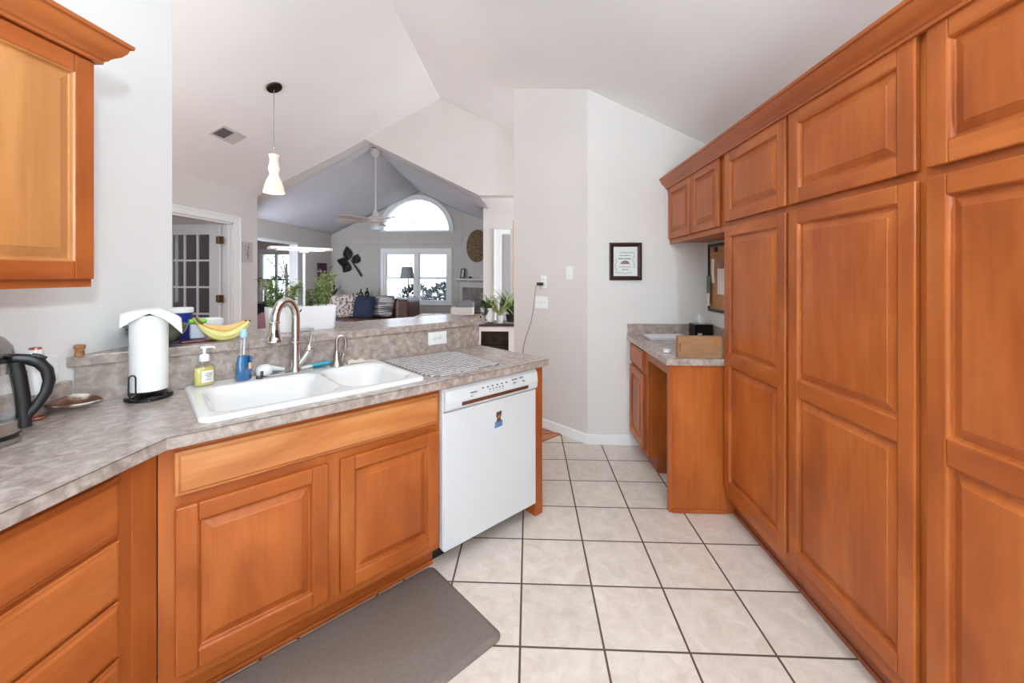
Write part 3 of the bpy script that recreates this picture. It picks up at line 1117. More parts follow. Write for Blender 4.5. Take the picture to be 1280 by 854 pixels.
# hand soap
t = thing('hand_soap_bottle', 'yellow hand soap pump bottle with white label on sink edge', 'bottle', pen(.152, .588, .9302), PR + R(18))
SP = [(.034, 0), (.039, .005), (.040, .03), (.040, .068), (.038, .080), (.026, .088), (.0165, .092), (.0155, .112)]
MB().lathe(SP, (0, 0), 32, sx=1.02, sy=.62, cap=False).build('bottle_body', clear, t, smooth=45)
MB().lathe([(.032, .003), (.0375, .008), (.0385, .03), (.0385, .066), (.036, .078), (.0, .079)], (0, 0), 32, sx=1.02, sy=.62).build('soap', M('yellow_soap', (214, 202, 112), .2), t, smooth=45)
MB().lathe([(.0185, .105), (.0195, .107), (.019, .128), (.016, .133), (.008, .136), (.006, .137), (.006, .16)], (0, 0), 20).build('collar', white_pl, t, smooth=40)
m = MB()
m.tube([(-.012, .004, .164), (.006, -.002, .165), (.030, -.010, .163), (.036, -.012, .157)], [.008, .008, .006, .004], 12, flat=.7)
m.cyl((0, 0, .155), (0, 0, .166), .007, seg=12)
m.build('pump', white_pl, t, smooth=50)
m = MB()
m.grid(10, 2, lambda a, b: (.0408 * 1.02 * math.cos(R(-118 + 66 * a)), .0408 * .62 * math.sin(R(-118 + 66 * a)), .016 + .05 * b))
lb = m.build('label', M('paper_white', (238, 236, 228), .6), t)
m = MB()
for k, (x0, x1, z) in enumerate(((-.004, .018, .052), (-.008, .017, .044), (-.002, .012, .036), (-.006, .015, .026))):
    m.box(x0, x1, -.0270, -.0255, z, z + .0025)
m.build('label_lettering', M('grey_ink', (120, 116, 110), .6), lb)

# ------------------------------------------------------------------ counter things
t = thing('paper_towel_holder', 'black paper towel stand on the corner of the worktop', 'paper towel holder', pen(-.028, .575, .9145), PR)
MB().lathe([(.072, 0), (.076, .003), (.076, .011), (.070, .017), (.0, .018)], (0, 0), 40).build('base', gloss_black, t, smooth=30)
MB().cyl((0, 0, .016), (0, 0, .34), .006, seg=12).build('post', black, t, smooth=50)
arm = [(-.010, 0, .035), (-.010, 0, .095), (-.007, 0, .103), (0, 0, .106), (.007, 0, .103), (.010, 0, .095), (.010, 0, .035), (.007, 0, .027), (0, 0, .024), (-.007, 0, .027)]
m = MB()
m.tube([(x - .050, -.048, z) for x, y, z in arm], .0028, 8, closed=True)
m.tube([(-.050, -.048, .015), (-.050, -.048, .026)], .0028, 8)
m.build('tension_arm', black, t, smooth=50)
t = thing('paper_towel_roll', 'white paper towel roll with its loose sheet draped over the top', 'paper towel', pen(-.028, .575, .9145), PR)
paper = M('paper_towel_white', (240, 239, 237), .9)
MB().lathe([(.020, .036), (.060, .036), (.0605, .05), (.0605, .325), (.060, .334), (.020, .334)], (0, 0), 48).build('roll', paper, t, smooth=40)
m = MB()
def sheet(a, b):
    x = -.086 + .186 * a
    y = -.074 + .13 * b
    z = .346 + .014 * math.cos((x - .005) / .09 * 1.3) - .34 * max(0, x - .03) ** 1.4 * 4.0 - .10 * max(0, -x - .045) - .9 * max(0, .40 - b) ** 2 * .26 * (.4 + 2.2 * abs(a - .45))
    return (x, y, z)
m.grid(24, 10, sheet)
o = m.build('loose_sheet', paper, t, smooth=70)
md = o.modifiers.new('thick', 'SOLIDIFY')
md.thickness = .0012
t = thing('serving_bowl', 'dark green glazed bowl on the bar ledge behind the paper towels', 'bowl', (-1.620, 1.720, 1.1005))
BW = [(.0, .002), (.04, .0), (.045, .006), (.080, .03), (.102, .062), (.110, .090), (.107, .091), (.098, .062), (.076, .032), (.04, .012), (.0, .011)]
MB().lathe(BW, (0, 0), 44).build('bowl_body', Mn('green_black_glaze', [(44, 50, 40), (92, 100, 80), (120, 128, 106)], 4, .12, 4, (1, 1, 2.5)), t, smooth=40)
MB().lathe([(.0, .052), (.05, .056), (.078, .046)], (0, 0), 24, cap=False).build('bowl_contents', M('bowl_contents_dark', (60, 48, 40), .7), t, smooth=50)

t = thing('storage_tub', 'blue plastic tub with white lid behind the bowl on the bar ledge', 'tub', (-1.668, 1.895, 1.1005), R(40))
MB().lathe([(.038, 0), (.042, .004), (.048, .125), (.048, .13)], (0, 0), 32).build('tub_body', M('royal_blue_plastic', (28, 40, 130), .35), t, smooth=40)
MB().lathe([(.048, .1285), (.052, .129), (.052, .148), (.049, .152), (.0, .153)], (0, 0), 32).build('lid', white_pl, t, smooth=40)
t = thing('snack_container', 'small clear container with bright green lid beside the bananas', 'container', (-1.560, 1.868, 1.1005), R(44))
MB().box(-.030, .030, -.022, .022, .010, .082).build('container_body', M('milky_plastic', (206, 212, 226), .3), t, bevel=.008, bseg=3)
MB().box(-.034, .034, -.026, .026, .0825, .100).build('lid', M('lime_green_plastic', (122, 196, 42), .35), t, bevel=.006, bseg=3)
t = thing('lidded_dish', 'white oval lidded dish behind the bananas on the bar ledge', 'dish', (-1.650, 2.035, 1.1005), R(45))
MB().lathe([(.055, 0), (.06, .003), (.07, .05), (.071, .058)], (0, 0), 36, sy=.7).build('dish_body', M('glazed_white', (236, 236, 232), .25), t, smooth=40)
MB().lathe([(.073, .0585), (.074, .066), (.070, .082), (.055, .088), (.0, .090)], (0, 0), 36, sy=.7).build('lid', M('glazed_white'), t, smooth=40)
o = MB().box(-.075, .06, -.035, .05, 0.0, .009).build('fruit_tray', M('dark_red_lacquer', (104, 30, 28), .3), bevel=.004, loc=(-1.525, 1.845, 1.1005), rot=(0, 0, PR))
tag(o, 'thin dark red tray under the fruit and containers', 'tray')


def banana(name, loc, rz, tilt, colm, tipm, label, L=.165, sag=.055, r=.0185):
    t = thing(name, label, 'banana', loc, rz, 'bananas on the bar ledge')
    t.rotation_euler = (tilt, 0, rz)
    pts, rs = [], []
    for i in range(17):
        s = i / 16
        x = -L / 2 + L * s
        z = sag * (2 * s - 1) ** 2
        pts.append((x, 0, z))
        rs.append(r * min(1, (.30 + 2.6 * s) if s < .28 else 1, (.35 + 3.2 * (1 - s)) if s > .8 else 1))
    MB().tube(pts, rs, 7).build('peel', colm, t, smooth=35)
    p0 = Vector(pts[0])
    d = (Vector(pts[0]) - Vector(pts[1])).normalized()
    MB().tube([p0 + d * -.002, p0 + d * .018 + Vector((0, 0, .004)), p0 + d * .03 + Vector((0, 0, .01))], [.0062, .0056, .0075], 8).build('stem', tipm, t, smooth=40)
    p1 = Vector(pts[-1])
    MB().tube([p1, p1 + Vector((.006, 0, .005))], [.006, .0035], 8).build('tip', M('banana_tip', (70, 50, 34), .7), t)


green_y = Mn('green_yellow_peel', [(170, 168, 92), (206, 198, 120), (214, 200, 128)], 12, .45, 3, (.4, 1, 1), rand=True)
ripe = Mn('ripe_tan_peel', [(150, 92, 40), (214, 166, 96), (220, 178, 110)], 9, .45, 4, (.5, 1, 1), (.28, .5), rand=True)
banana('banana', (-1.418, 1.857, 1.1235), R(45), R(-8), green_y, M('green_stem', (150, 158, 70), .5), 'greenish yellow banana lying lowest on the bar ledge', L=.195, sag=.060, r=.0225)
banana('banana', (-1.433, 1.874, 1.152), R(45), R(-10), ripe, M('brown_stem', (120, 84, 52), .6), 'ripe tan banana resting on the greener one', L=.165, sag=.032, r=.0195)

t = thing('wine_cork', 'champagne cork standing at the left end of the bar ledge', 'cork', (-1.706, 1.488, 1.1005))
MB().lathe([(.0125, 0), (.0145, .003), (.0135, .018), (.0125, .024), (.0165, .032), (.017, .040), (.013, .044), (.0, .045)], (0, 0), 22).build('stopper', Mn('cork_speckle', [(140, 92, 52), (186, 138, 90)], 90, .85, 3), t, smooth=40)

# kettle
t = thing('electric_kettle', 'glass and steel electric kettle with black handle at left edge', 'kettle', (-1.583, 1.118, .9145), R(50))
t.scale = (.95, .95, .93)
MB().lathe([(.080, 0), (.084, .003), (.084, .016), (.078, .02)], (0, 0), 40).build('power_base', steel, t, smooth=30)
MB().lathe([(.078, .0205), (.081, .022), (.082, .030), (.081, .032)], (0, 0), 40).build('foot_ring', black, t, smooth=30)
MB().lathe([(.0815, .032), (.0815, .070), (.079, .074)], (0, 0), 40).build('steel_ring', steel, t, smooth=30)
MB().lathe([(.079, .072), (.078, .12), (.072, .18), (.064, .222)], (0, 0), 40, cap=False).build('glass_body', clear, t, smooth=50)
MB().lathe([(.0, .075), (.077, .076), (.0765, .085), (.0, .0855)], (0, 0), 40).build('water', glass('kettle_water', (226, 234, 236), .08), t, smooth=50)
MB().lathe([(.0645, .218), (.065, .222), (.063, .254), (.06, .256)], (0, 0), 40).build('neck_band', steel, t, smooth=30)
lid = MB().lathe([(.0, .042), (.02, .041), (.048, .028), (.063, .010), (.064, .003), (.062, -.003), (.0, -.004)], (0, 0), 40).build('lid', M('lid_grey_steel', (150, 144, 140), .28, .8), t, smooth=40, loc=(.010, 0, .306), rot=(0, R(33), 0))
MB().lathe([(.0635, .254), (.0655, .257), (.0655, .266), (.058, .270)], (0, 0), 40).build('lid_collar', black, t, smooth=30)
m = MB()
m.tube([(.045, 0, .262), (.070, 0, .262), (.094, 0, .256), (.119, 0, .240), (.135, 0, .214), (.140, 0, .178), (.133, 0, .140), (.113, 0, .100), (.088, 0, .064)],
       [.010, .0115, .0125, .0125, .0120, .0115, .0110, .0105, .0100], 14, flat=1.35)
m.build('handle', black, t, smooth=50)
m = MB()
m.tube([(.068, 0, .25), (.076, 0, .20), (.083, 0, .14), (.086, 0, .09), (.088, 0, .035)], [.0125, .0125, .0120, .0115, .011], 14, flat=1.5)
m.build('handle_spine', black, t, smooth=50)
m = MB()
m.tube([(.102, 0, .268), (.118, 0, .262), (.134, 0, .252)], [.007, .008, .006], 10)
m.build('lid_button', black, t, smooth=40)

t = thing('milk_frother', 'white handheld milk frother with copper top standing behind the kettle', 'milk frother', (-1.69, 1.336, .9145), R(30))
MB().lathe([(.012, .085), (.017, .10), (.0175, .19), (.019, .232), (.016, .24)], (0, 0), 22).build('handle', white_pl, t, smooth=40)
MB().lathe([(.0165, .2395), (.014, .246), (.0, .248)], (0, 0), 22).build('top_button', M('copper', (178, 112, 92), .3, .9), t, smooth=40)
m = MB()
m.tube([(0, 0, .018), (0, 0, .088)], .0025, 8)
m.build('whisk_shaft', steel, t)
m = MB()
m.tube([(.024 * math.cos(a), .024 * math.sin(a), .005) for a in [2 * math.pi * i / 18 for i in range(18)]], .0045, 8, closed=True)
m.build('whisk_ring', M('copper'), t, smooth=50)
m = MB()
m.tube([(-.03, 0, .003), (-.03, 0, .16), (-.012, 0, .17)], .003, 8)
m.tube([(-.03 + .0 * i, .0, .003) for i in (0,)] + [(.0, 0, .003)], .003, 8)
m.build('stand', steel, t)

m = MB()
def dish(a, b):
    x = -.078 + .156 * a
    w = .042 * math.sin(math.pi * min(1, max(0, a))) ** .75
    s = 2 * b - 1
    return (x, s * w, .008 + .026 * s * s * math.sin(math.pi * a) + .016 * (2 * a - 1) ** 2)
m.grid(26, 10, dish)
o = m.build('spoon_rest', Mn('brown_cream_glaze', [(84, 50, 34), (122, 92, 72), (224, 216, 202)], 9, .12, 3, (1, 2, 1), (.42, .6)), smooth=60, loc=(-1.662, 1.434, .9215), rot=(R(17), 0, R(36)))
md = o.modifiers.new('thick', 'SOLIDIFY')
md.thickness = .004
tag(o, 'leaf-shaped brown and cream glazed dish beside the kettle', 'spoon rest')

# wall outlets
def plate(parent_name, label, loc, rz, w, h, slots, cat='outlet', rx=0):
    t = thing(parent_name, label, cat, loc, rz)
    B(-w / 2, w / 2, -.006, 0, -h / 2, h / 2).build('cover_plate', white_pl, t, bevel=.003)
    for k in slots:
        kind, x, z = k
        if kind == 'rocker':
            B(x - .005, x + .005, -.014, -.005, z - .011, z + .011).build('toggle', white_pl, t, bevel=.002)
        elif kind == 'screw':
            MB().cyl((x, -.0072, z), (x, -.005, z), .003, seg=10).build('screw', M('screw_grey', (150, 148, 144), .4, .6), t)
        else:
            rot = kind == 'duplex_h'
            o = MB()
            o.prism([(x + .0165 * math.cos(a), z + .0145 * math.sin(a)) for a in [2 * math.pi * i / 20 for i in range(20)]], -.0085, -.004, 'y')
            q = o.build('receptacle', M('outlet_face', (228, 228, 226), .35), t)
            sl = MB()
            if rot:
                sl.box(x - .004, x + .003, -.0092, -.008, z + .004, z + .0058)
                sl.box(x - .004, x + .003, -.0092, -.008, z - .0058, z - .004)
            else:
                sl.box(x - .0058, x - .004, -.0092, -.008, z - .002, z + .006)
                sl.box(x + .004, x + .0058, -.0092, -.008, z - .002, z + .006)
            sl.build('slots', black, q)
    return t


plate('wall_outlet', 'white sideways outlet plate on the bar backsplash', pen(1.372, .6548, .999), PR, .138, .082, [('duplex_h', -.02, 0), ('duplex_h', .02, 0), ('screw', 0, 0)])
plate('wall_outlet', 'white outlet plate on the left wall behind the kettle handle', (-1.7395, 1.408, 1.055), R(90), .075, .115, [('duplex', 0, .02), ('duplex', 0, -.02)])
AR = R(-45)
def ang(s, z, off=.0005):   # point along the angled wall, measured from its near corner
    return (0.49 - s * K - off * K, 3.43 + s * K - off * K, z)
plate('light_switch', 'single white switch plate on the angled wall, above the phone charger', ang(.190, 1.425), AR, .076, .118, [('rocker', 0, 0), ('screw', 0, .03), ('screw', 0, -.03)], 'light switch')
plate('light_switch', 'wide triple switch plate low on the angled wall', ang(.525, 1.152), AR, .165, .118, [('rocker', -.046, 0), ('rocker', 0, 0), ('rocker', .046, 0)], 'light switch')
plate('wall_outlet', 'narrow white outlet plate with charger plugged in on angled wall', ang(.492, 1.345), AR, .07, .115, [('duplex', 0, .02), ('duplex', 0, -.02)])
t = thing('phone_charger', 'black plug-in charger with thin cable hanging down the angled wall', 'charger', ang(.515, 1.325, .0095), AR)
MB().box(-.03, .022, -.038, 0, -.014, .014).build('plug', black, t, bevel=.004)
pts = [(-.03, -.02, 0), (-.052, -.02, -.01), (-.06, -.018, -.04), (-.075, -.014, -.12), (-.10, -.01, -.25), (-.13, -.008, -.36), (-.165, -.008, -.44), (-.205, -.008, -.52), (-.235, -.008, -.61), (-.245, -.01, -.70)]
MB().tube(pts, .0022, 6).build('cable', M('cable_grey', (70, 66, 62), .5), t, smooth=60)

# drying mat and floor mat
m = MB()
m.prism([pen(u, d)[:2] for u, d in ((.975, .19), (.985, .10), (1.03, .075), (1.385, .075), (1.415, .09), (1.42, .13), (1.44, .50), (1.435, .545), (1.39, .56), (1.02, .60), (.985, .595), (.975, .56))], .9143, .9205)
stripes, nt, b = new_mat('grey_woven_stripe')
N, L = nt.nodes, nt.links
tc = N.new('ShaderNodeTexCoord')
mp = N.new('ShaderNodeMapping')
mp.inputs['Rotation'].default_value = (0, 0, R(-45))
L.new(tc.outputs['Object'], mp.inputs['Vector'])
wv = N.new('ShaderNodeTexWave')
wv.bands_direction = 'Y'
wv.inputs['Scale'].default_value = 9.0
wv.inputs['Distortion'].default_value = 2.2
wv.inputs['Detail'].default_value = 2.0
wv.inputs['Detail Scale'].default_value = 6.0
L.new(mp.outputs[0], wv.inputs['Vector'])
cr = N.new('ShaderNodeValToRGB')
cr.color_ramp.elements[0].position, cr.color_ramp.elements[1].position = .3, .6
cr.color_ramp.elements[0].color, cr.color_ramp.elements[1].color = lin((128, 120, 118)), lin((196, 190, 186))
L.new(wv.outputs['Fac'], cr.inputs['Fac'])
L.new(cr.outputs['Color'], b.inputs['Base Color'])
b.inputs['Roughness'].default_value = .9
o = m.build('drying_mat', stripes, bevel=.002)
tag(o, 'grey wavy-striped dish drying mat on the worktop right of the sink', 'drying mat')
mt = thing('floor_mat', 'taupe anti-fatigue mat on the tiles before the sink', 'mat', pen(0, 0), PR)
m = MB()
def rr(x0, x1, y0, y1, r, n=6):
    out = []
    for cx, cy, a0 in ((x1 - r, y1 - r, 0), (x0 + r, y1 - r, 90), (x0 + r, y0 + r, 180), (x1 - r, y0 + r, 270)):
        for i in range(n + 1):
            a = R(a0 + 90 * i / n)
            out.append((cx + r * math.cos(a), cy + r * math.sin(a)))
    return out
a = [m.v(x, y, .002) for x, y in rr(-.02, .985, -.435, .092, .035)]
b_ = [m.v(x, y, .006) for x, y in rr(-.02, .985, -.435, .092, .035)]
c_ = [m.v(x, y, .018) for x, y in rr(.0, .965, -.415, .072, .022)]
n = len(a)
for p, q in ((a, b_), (b_, c_)):
    for i in range(n):
        j = (i + 1) % n
        m.f([p[i], p[j], q[j], q[i]])
m.f(c_)
m.f(list(reversed(a)))
m.build('mat_pad', Mn('taupe_foam_vinyl', [(112, 99, 90), (119, 106, 97)], 60, .55, 3, bump=.15), mt, smooth=30)

# ------------------------------------------------------------------ right side: picture, board, desk things
t = thing('picture_frame', 'small dark-framed print with lettering on the back wall', 'picture', (.798, 3.4295, 1.52))
fr = Mn('dark_walnut_frame', [(40, 20, 16), (64, 34, 26)], 8, .3, 4, (1, 1, 3))
W2, H2, fw = .132, .155, .034
m = MB()
rs = [(0, -.002), (0, -.018), (.012, -.022), (fw, -.010), (fw, -.004)]
rings = []
for ins, y in rs:
    rings.append([m.v(-W2 + ins, y, -H2 + ins), m.v(W2 - ins, y, -H2 + ins), m.v(W2 - ins, y, H2 - ins), m.v(-W2 + ins, y, H2 - ins)])
for p, q in zip(rings, rings[1:]):
    for k in range(4):
        j = (k + 1) % 4
        m.f([p[k], p[j], q[j], q[k]])
m.build('frame', fr, t)
pr = B(-W2 + fw - .002, W2 - fw + .002, -.006, -.001, -H2 + fw - .002, H2 - fw + .002).build('print', M('print_paper', (226, 230, 226), .5), t)
m = MB()
random.seed(3)
for z, x0, x1, h in ((.072, -.046, .066, .006), (.048, -.044, .048, .007), (.022, -.056, .046, .011), (-.046, -.052, .046, .006), (-.068, -.028, .026, .007)):
    x = x0
    while x < x1:
        w = random.uniform(.004, .012)
        m.box(x, min(x + w, x1), -.0072, -.0058, z - h / 2 * random.uniform(.6, 1), z + h / 2 * random.uniform(.6, 1))
        x += w + random.uniform(.0015, .005)
m.build('lettering', M('print_ink', (96, 98, 96), .6), pr)
m = MB()
m.prism([(-.045, -.022), (.038, -.022), (.030, -.006), (.014, .006), (-.012, .008), (-.030, -.004)], -.0074, -.0058, 'y')
m.build('drawing', M('print_rose_ink', (146, 116, 112), .6), pr)
m = MB()
for i in range(10):
    a = i / 9
    for sx, zb in ((-.078, -.095), (.068, -.05)):
        x, z = sx + .006 * math.sin(a * 9), zb + (.11 if sx < 0 else .12) * a
        m.box(x - .004, x + .004, -.0072, -.0058, z - .002, z + .003)
    x = -.06 + .11 * a
    m.box(x - .004, x + .004, -.0072, -.0058, -.098 + .004 * math.sin(i), -.094 + .004 * math.sin(i))
m.build('vine_border', M('print_ink'), pr)

t = thing('cork_board', 'cork pinboard with notes on the wall above the desk', 'pinboard', (1.4695, 3.385, 0), R(-90))
BZ0, BZ1, BL = 1.12, 1.652, .60
m = MB()
win_frame(m, 0, BL, BZ0, BZ1, -.020, 0, .022)
m.build('frame', black, t)
B(.02, BL - .02, -.012, -.002, BZ0 + .02, BZ1 - .02).build('cork_sheet', Mn('cork_sheet', [(150, 100, 62), (186, 136, 92)], 120, .9, 4), t)


def pinned(name, label, cat, x, z, w, h, colr, y=-.0135, rot=0.0):
    o = MB()
    o.grid(4, 6, lambda a, b: (-w / 2 + w * a, -.004 * math.sin(b * 3.1) * a - .001, -h + h * b))
    q = o.build(name, M('note_' + name + str(int(x * 1000)), colr, .8), loc=(1.4695 + y, 3.385 - x, z), rot=(0, rot, R(-90)))
    tag(q, label, cat)
    md = q.modifiers.new('thick', 'SOLIDIFY')
    md.thickness = .0012


pinned('receipt', 'long curled white slip pinned left on the corkboard', 'note', .085, 1.535, .055, .19, (222, 216, 206))
pinned('letter', 'white sheet of paper pinned on the corkboard', 'note', .225, 1.46, .13, .20, (218, 208, 196))
pinned('photo_print', 'small dark photo pinned high on the corkboard', 'photo', .225, 1.53, .075, .075, (150, 110, 108), -.0145)
pinned('photo_strip', 'strip of small photos hung at the left edge of the corkboard', 'photo', .035, 1.40, .075, .24, (96, 106, 92), -.026)
pinned('postcard', 'cream card with red print at the bottom of the photo strip', 'note', .036, 1.262, .06, .10, (222, 206, 186), -.029)
o = MB().lathe([(.0, .02), (.016, .018), (.022, .0), (.0, 0)], (0, 0), 16).build('push_pin', M('pewter_pin', (74, 72, 68), .3, .6), smooth=40, loc=(1.4572, 3.245, 1.606), rot=(0, R(-90), 0))
tag(o, 'round dark metal pin at the top of the corkboard', 'pin')

t = thing('tissue_box', 'black cube tissue box with tissue in the back corner of the desk', 'tissue box', (1.375, 3.335, .9145), R(0))
MB().box(-.07, .07, -.065, .065, 0, .105).build('box', gloss_black, t, bevel=.004)
m = MB()
def tis(a, b):
    s = 2 * a - 1
    return (s * (.030 - .012 * b) + .010 * b * math.sin(7 * a) - .012 * b, .014 * math.sin(5 * a + 2 * b), .105 + .085 * b - .012 * abs(s) * b * 2 + .006 * math.sin(8 * a))
m.grid(12, 8, tis)
o = m.build('tissue', paper, t, smooth=70)
B(-.052, -.018, -.0662, -.0648, .016, .036).build('label_patch', M('label_silver', (176, 176, 176), .4), t)

sh_l = ['top white sheet of the loose papers on the desk', 'printed sheet in the middle of the desk papers', 'lowest white sheet of the desk papers']
for i in range(3):
    dx, dy, rot = ((.01, .0, 2), (-.004, .012, -3), (0, 0, 0))[i]
    o = B(-.15, .15, -.11, .11, 0, .0035).build('paper_sheet', M('desk_paper_%d' % i, ((226, 224, 222), (214, 212, 212), (232, 230, 228))[i], .8),
                                               loc=(1.075 + dx, 3.25 + dy, .9150 + .012 - i * .0055), rot=(0, 0, R(rot)))
    tag(o, sh_l[i], 'paper', 'papers on the desk counter')
t = thing('cardboard_box', 'flat brown cardboard box standing on edge at the near end of the desk', 'box', (1.022, 2.535, .9145))
card = Mn('kraft_cardboard', [(146, 106, 72), (160, 119, 82)], 14, .85, 3, (1, 1, 4))
m = MB()
m.box(-.132, .132, -.055, -.051, 0, .128)
m.box(-.132, .132, -.018, -.014, 0, .128)
m.box(-.132, -.128, -.051, -.018, 0, .128)
m.box(.128, .132, -.051, -.018, 0, .128)
m.box(-.128, .128, -.051, -.018, .002, .100)
m.build('carton', card, t)
B(-.124, -.119, -.0562, -.0545, .040, .085).build('hand_slot', M('slot_shadow_brown', (70, 46, 30), .9), t)
B(.075, .132, -.0562, -.0545, .078, .128).build('tape', M('packing_tape', (166, 112, 72), .25), t)
o = MB().lathe([(.010, 0), (.024, .001), (.025, .018), (.010, .019)], (0, 0), 20).build('tape_roll', white_pl, smooth=40, loc=(.885, 2.66, .9146))
tag(o, 'small white tape roll left of the cardboard box', 'tape')

# ------------------------------------------------------------------ planter with grow light on the bar
PU, PD = .618, .86
t = thing('indoor_planter', 'white tabletop herb planter with overhead grow light bar', 'planter', pen(PU, PD, 1.1005), PR)
m = MB()
po = [(x, y) for x, y in rr(-.175, .175, -.06, .06, .022)]
def scale_poly(p, s, sy):
    return [(x * s, y * sy) for x, y in p]
lay = [(scale_poly(po, .93, .90), 0), (scale_poly(po, .96, .94), .012), (po, .125), (po, .135), (scale_poly(po, .97, .93), .135), (scale_poly(po, .96, .92), .115)]
rings = [[m.v(x, y, z) for x, y in p] for p, z in lay]
for p, q in zip(rings, rings[1:]):
    for i in range(len(p)):
        j = (i + 1) % len(p)
        m.f([p[i], p[j], q[j], q[i]])
m.f(list(reversed(rings[0])))
m.f(rings[-1])
m.build('tank', M('planter_white', (236, 235, 235), .3), t, smooth=35)
B(-.045, .045, -.0615, -.059, .002, .018).build('sight_window', M('window_grey_plastic', (186, 186, 190), .3), t, bevel=.001)
m = MB()
m.prism([(-.032, .098), (-.018, .112), (-.016, .125), (-.026, .115)], -.0612, -.0585, 'y')
m.build('port_mark', black, t)
MB().cyl((.012, .0, .115), (.012, .0, .448), .0075, seg=14).build('lamp_post', white_pl, t, smooth=40)
m = MB()
m.box(-.012, .036, -.012, .012, .432, .462)
m.build('bracket', white_pl, t, bevel=.003)
m = MB()
m.prism([(-.163, -.035), (-.135, -.055), (.13, -.055), (.158, -.035), (.158, .035), (.13, .055), (-.135, .055), (-.163, .035)], .446, .462)
lampb = m.build('lamp_bar', white_pl, t, bevel=.004)
B(-.12, .115, -.04, .04, .4445, .4465).build('led_strip', M('led_glow', (255, 246, 236), .4, emit=(255, 246, 238), es=1.6), lampb)
herb_cols = [(122, 146, 78), (146, 166, 92), (110, 134, 78), (160, 174, 108), (118, 132, 96)]
spots = [(-.145, .0, .19, 'low bushy green herb at the left end of the planter', 0, -.02), (-.10, .02, .13, 'short trailing herb behind the faucet spout', 2, -.01), (-.055, -.01, .21, 'tall leafy herb left of the grow light post', 1, .0),
         (.045, .015, .13, 'purple-tinged low herb right of the grow light post', 4, .0), (.085, -.01, .22, 'tall pale green herb near the right end of the planter', 1, .0), (.135, .01, .235, 'tallest wispy herb at the right end of the planter', 3, .012)]
soil = M('planter_soil', (62, 46, 36), .9)
B(-.15, .15, -.05, .05, .1, .118).build('growing_deck', white_pl, t)
for i, (x, y, h, lab, ci, lean) in enumerate(spots):
    base = pen(PU + x, PD + y, 1.1005 + .119)
    hp = thing('herb_plant', lab, 'plant', base, PR, 'herbs in the planter')
    st_, lf = MB(), MB()
    rnd = random.Random(20 + i)
    for s in range(9):
        a = rnd.uniform(0, 2 * math.pi)
        sp_ = rnd.uniform(.01, .055)
        hh = h * rnd.uniform(.55, 1.0)
        pts = []
        for k in range(6):
            tt = k / 5
            pts.append((math.cos(a) * sp_ * tt ** 1.2 + lean * tt, math.sin(a) * sp_ * .8 * tt ** 1.2, hh * tt))
        st_.tube(pts, [.0016] * 5 + [.0009], 5)
        for k in range(26):
            tt = rnd.uniform(.12, 1.0)
            q = Vector(pts[min(4, int(tt * 5))]).lerp(Vector(pts[min(5, int(tt * 5) + 1)]), tt * 5 % 1)
            b2 = rnd.uniform(0, 2 * math.pi)
            lf.leaf(q, (math.cos(b2), math.sin(b2), rnd.uniform(-.2, .8)), rnd.uniform(.020, .042), rnd.uniform(.010, .018))
    st_.build('stems', M('herb_stem', (132, 140, 88), .6), hp)
    lf.build('leaves', Mn('herb_leaf_%d' % ci, [tuple(int(v * .8) for v in herb_cols[ci]), herb_cols[ci], tuple(min(255, int(v * 1.18)) for v in herb_cols[ci])], 40, .5, 3), hp)

# ------------------------------------------------------------------ pendant, vent, small picture
t = thing('pendant_lamp', 'hourglass white glass pendant lamp glowing over the bar', 'pendant lamp', (-2.365, 3.71, 0))
bronze = M('dark_bronze', (66, 54, 46), .3, .8)
cz = zl(-2.365)
cn = MB().lathe([(.068, 0), (.07, -.006), (.066, -.018), (.02, -.024), (.0, -.024)], (0, 0), 32).build('canopy', bronze, t, smooth=35, loc=(0, 0, cz - .004), rot=(0, R(-26.9), 0))
MB().cyl((0, 0, cz - .02), (0, 0, 2.60), .003, seg=8).build('cord', M('cord_grey', (150, 140, 128), .5), t)
MB().lathe([(.004, 2.62), (.011, 2.615), (.012, 2.590), (.006, 2.585), (.005, 2.54)], (0, 0), 16).build('socket_cap', chrome, t, smooth=40)
shade_m, nt, b = new_mat('lit_opal_glass')
N, L = nt.nodes, nt.links
tc = N.new('ShaderNodeTexCoord')
sx = N.new('ShaderNodeSeparateXYZ')
L.new(tc.outputs['Object'], sx.inputs[0])
mr = N.new('ShaderNodeMapRange')
mr.inputs['From Min'].default_value, mr.inputs['From Max'].default_value = 2.17, 2.42
L.new(sx.outputs['Z'], mr.inputs['Value'])
cr = N.new('ShaderNodeValToRGB')
e = cr.color_ramp.elements
e[0].position, e[1].position = 0.0, 1.0
e[0].color, e[1].color = lin((250, 214, 160)), lin((196, 176, 164))
n1 = e.new(.28)
n1.color = lin((255, 236, 196))
n2 = e.new(.6)
n2.color = lin((232, 206, 184))
L.new(mr.outputs['Result'], cr.inputs['Fac'])
L.new(cr.outputs['Color'], b.inputs['Emission Color'])
b.inputs['Emission Strength'].default_value = 0.36
b.inputs['Base Color'].default_value = lin((236, 226, 214))
b.inputs['Roughness'].default_value = .25
MB().lathe([(.044, 2.525), (.045, 2.52), (.038, 2.485), (.036, 2.46), (.042, 2.43), (.0495, 2.405), (.049, 2.385), (.041, 2.358), (.037, 2.342), (.046, 2.32), (.062, 2.285), (.078, 2.235), (.092, 2.17), (.089, 2.17), (.075, 2.235), (.055, 2.29), (.034, 2.335)],
           (0, 0), 40, cap=False).build('glass_shade', shade_m, t, smooth=50)
MB().lathe([(.0, 2.36), (.012, 2.355), (.026, 2.32), (.028, 2.30), (.02, 2.275), (.0, 2.268)], (0, 0), 20).build('bulb', M('bulb_glow', (255, 240, 210), .4, emit=(255, 226, 180), es=5), t, smooth=40)
pl = bpy.data.lights.new('pendant_light', 'POINT')
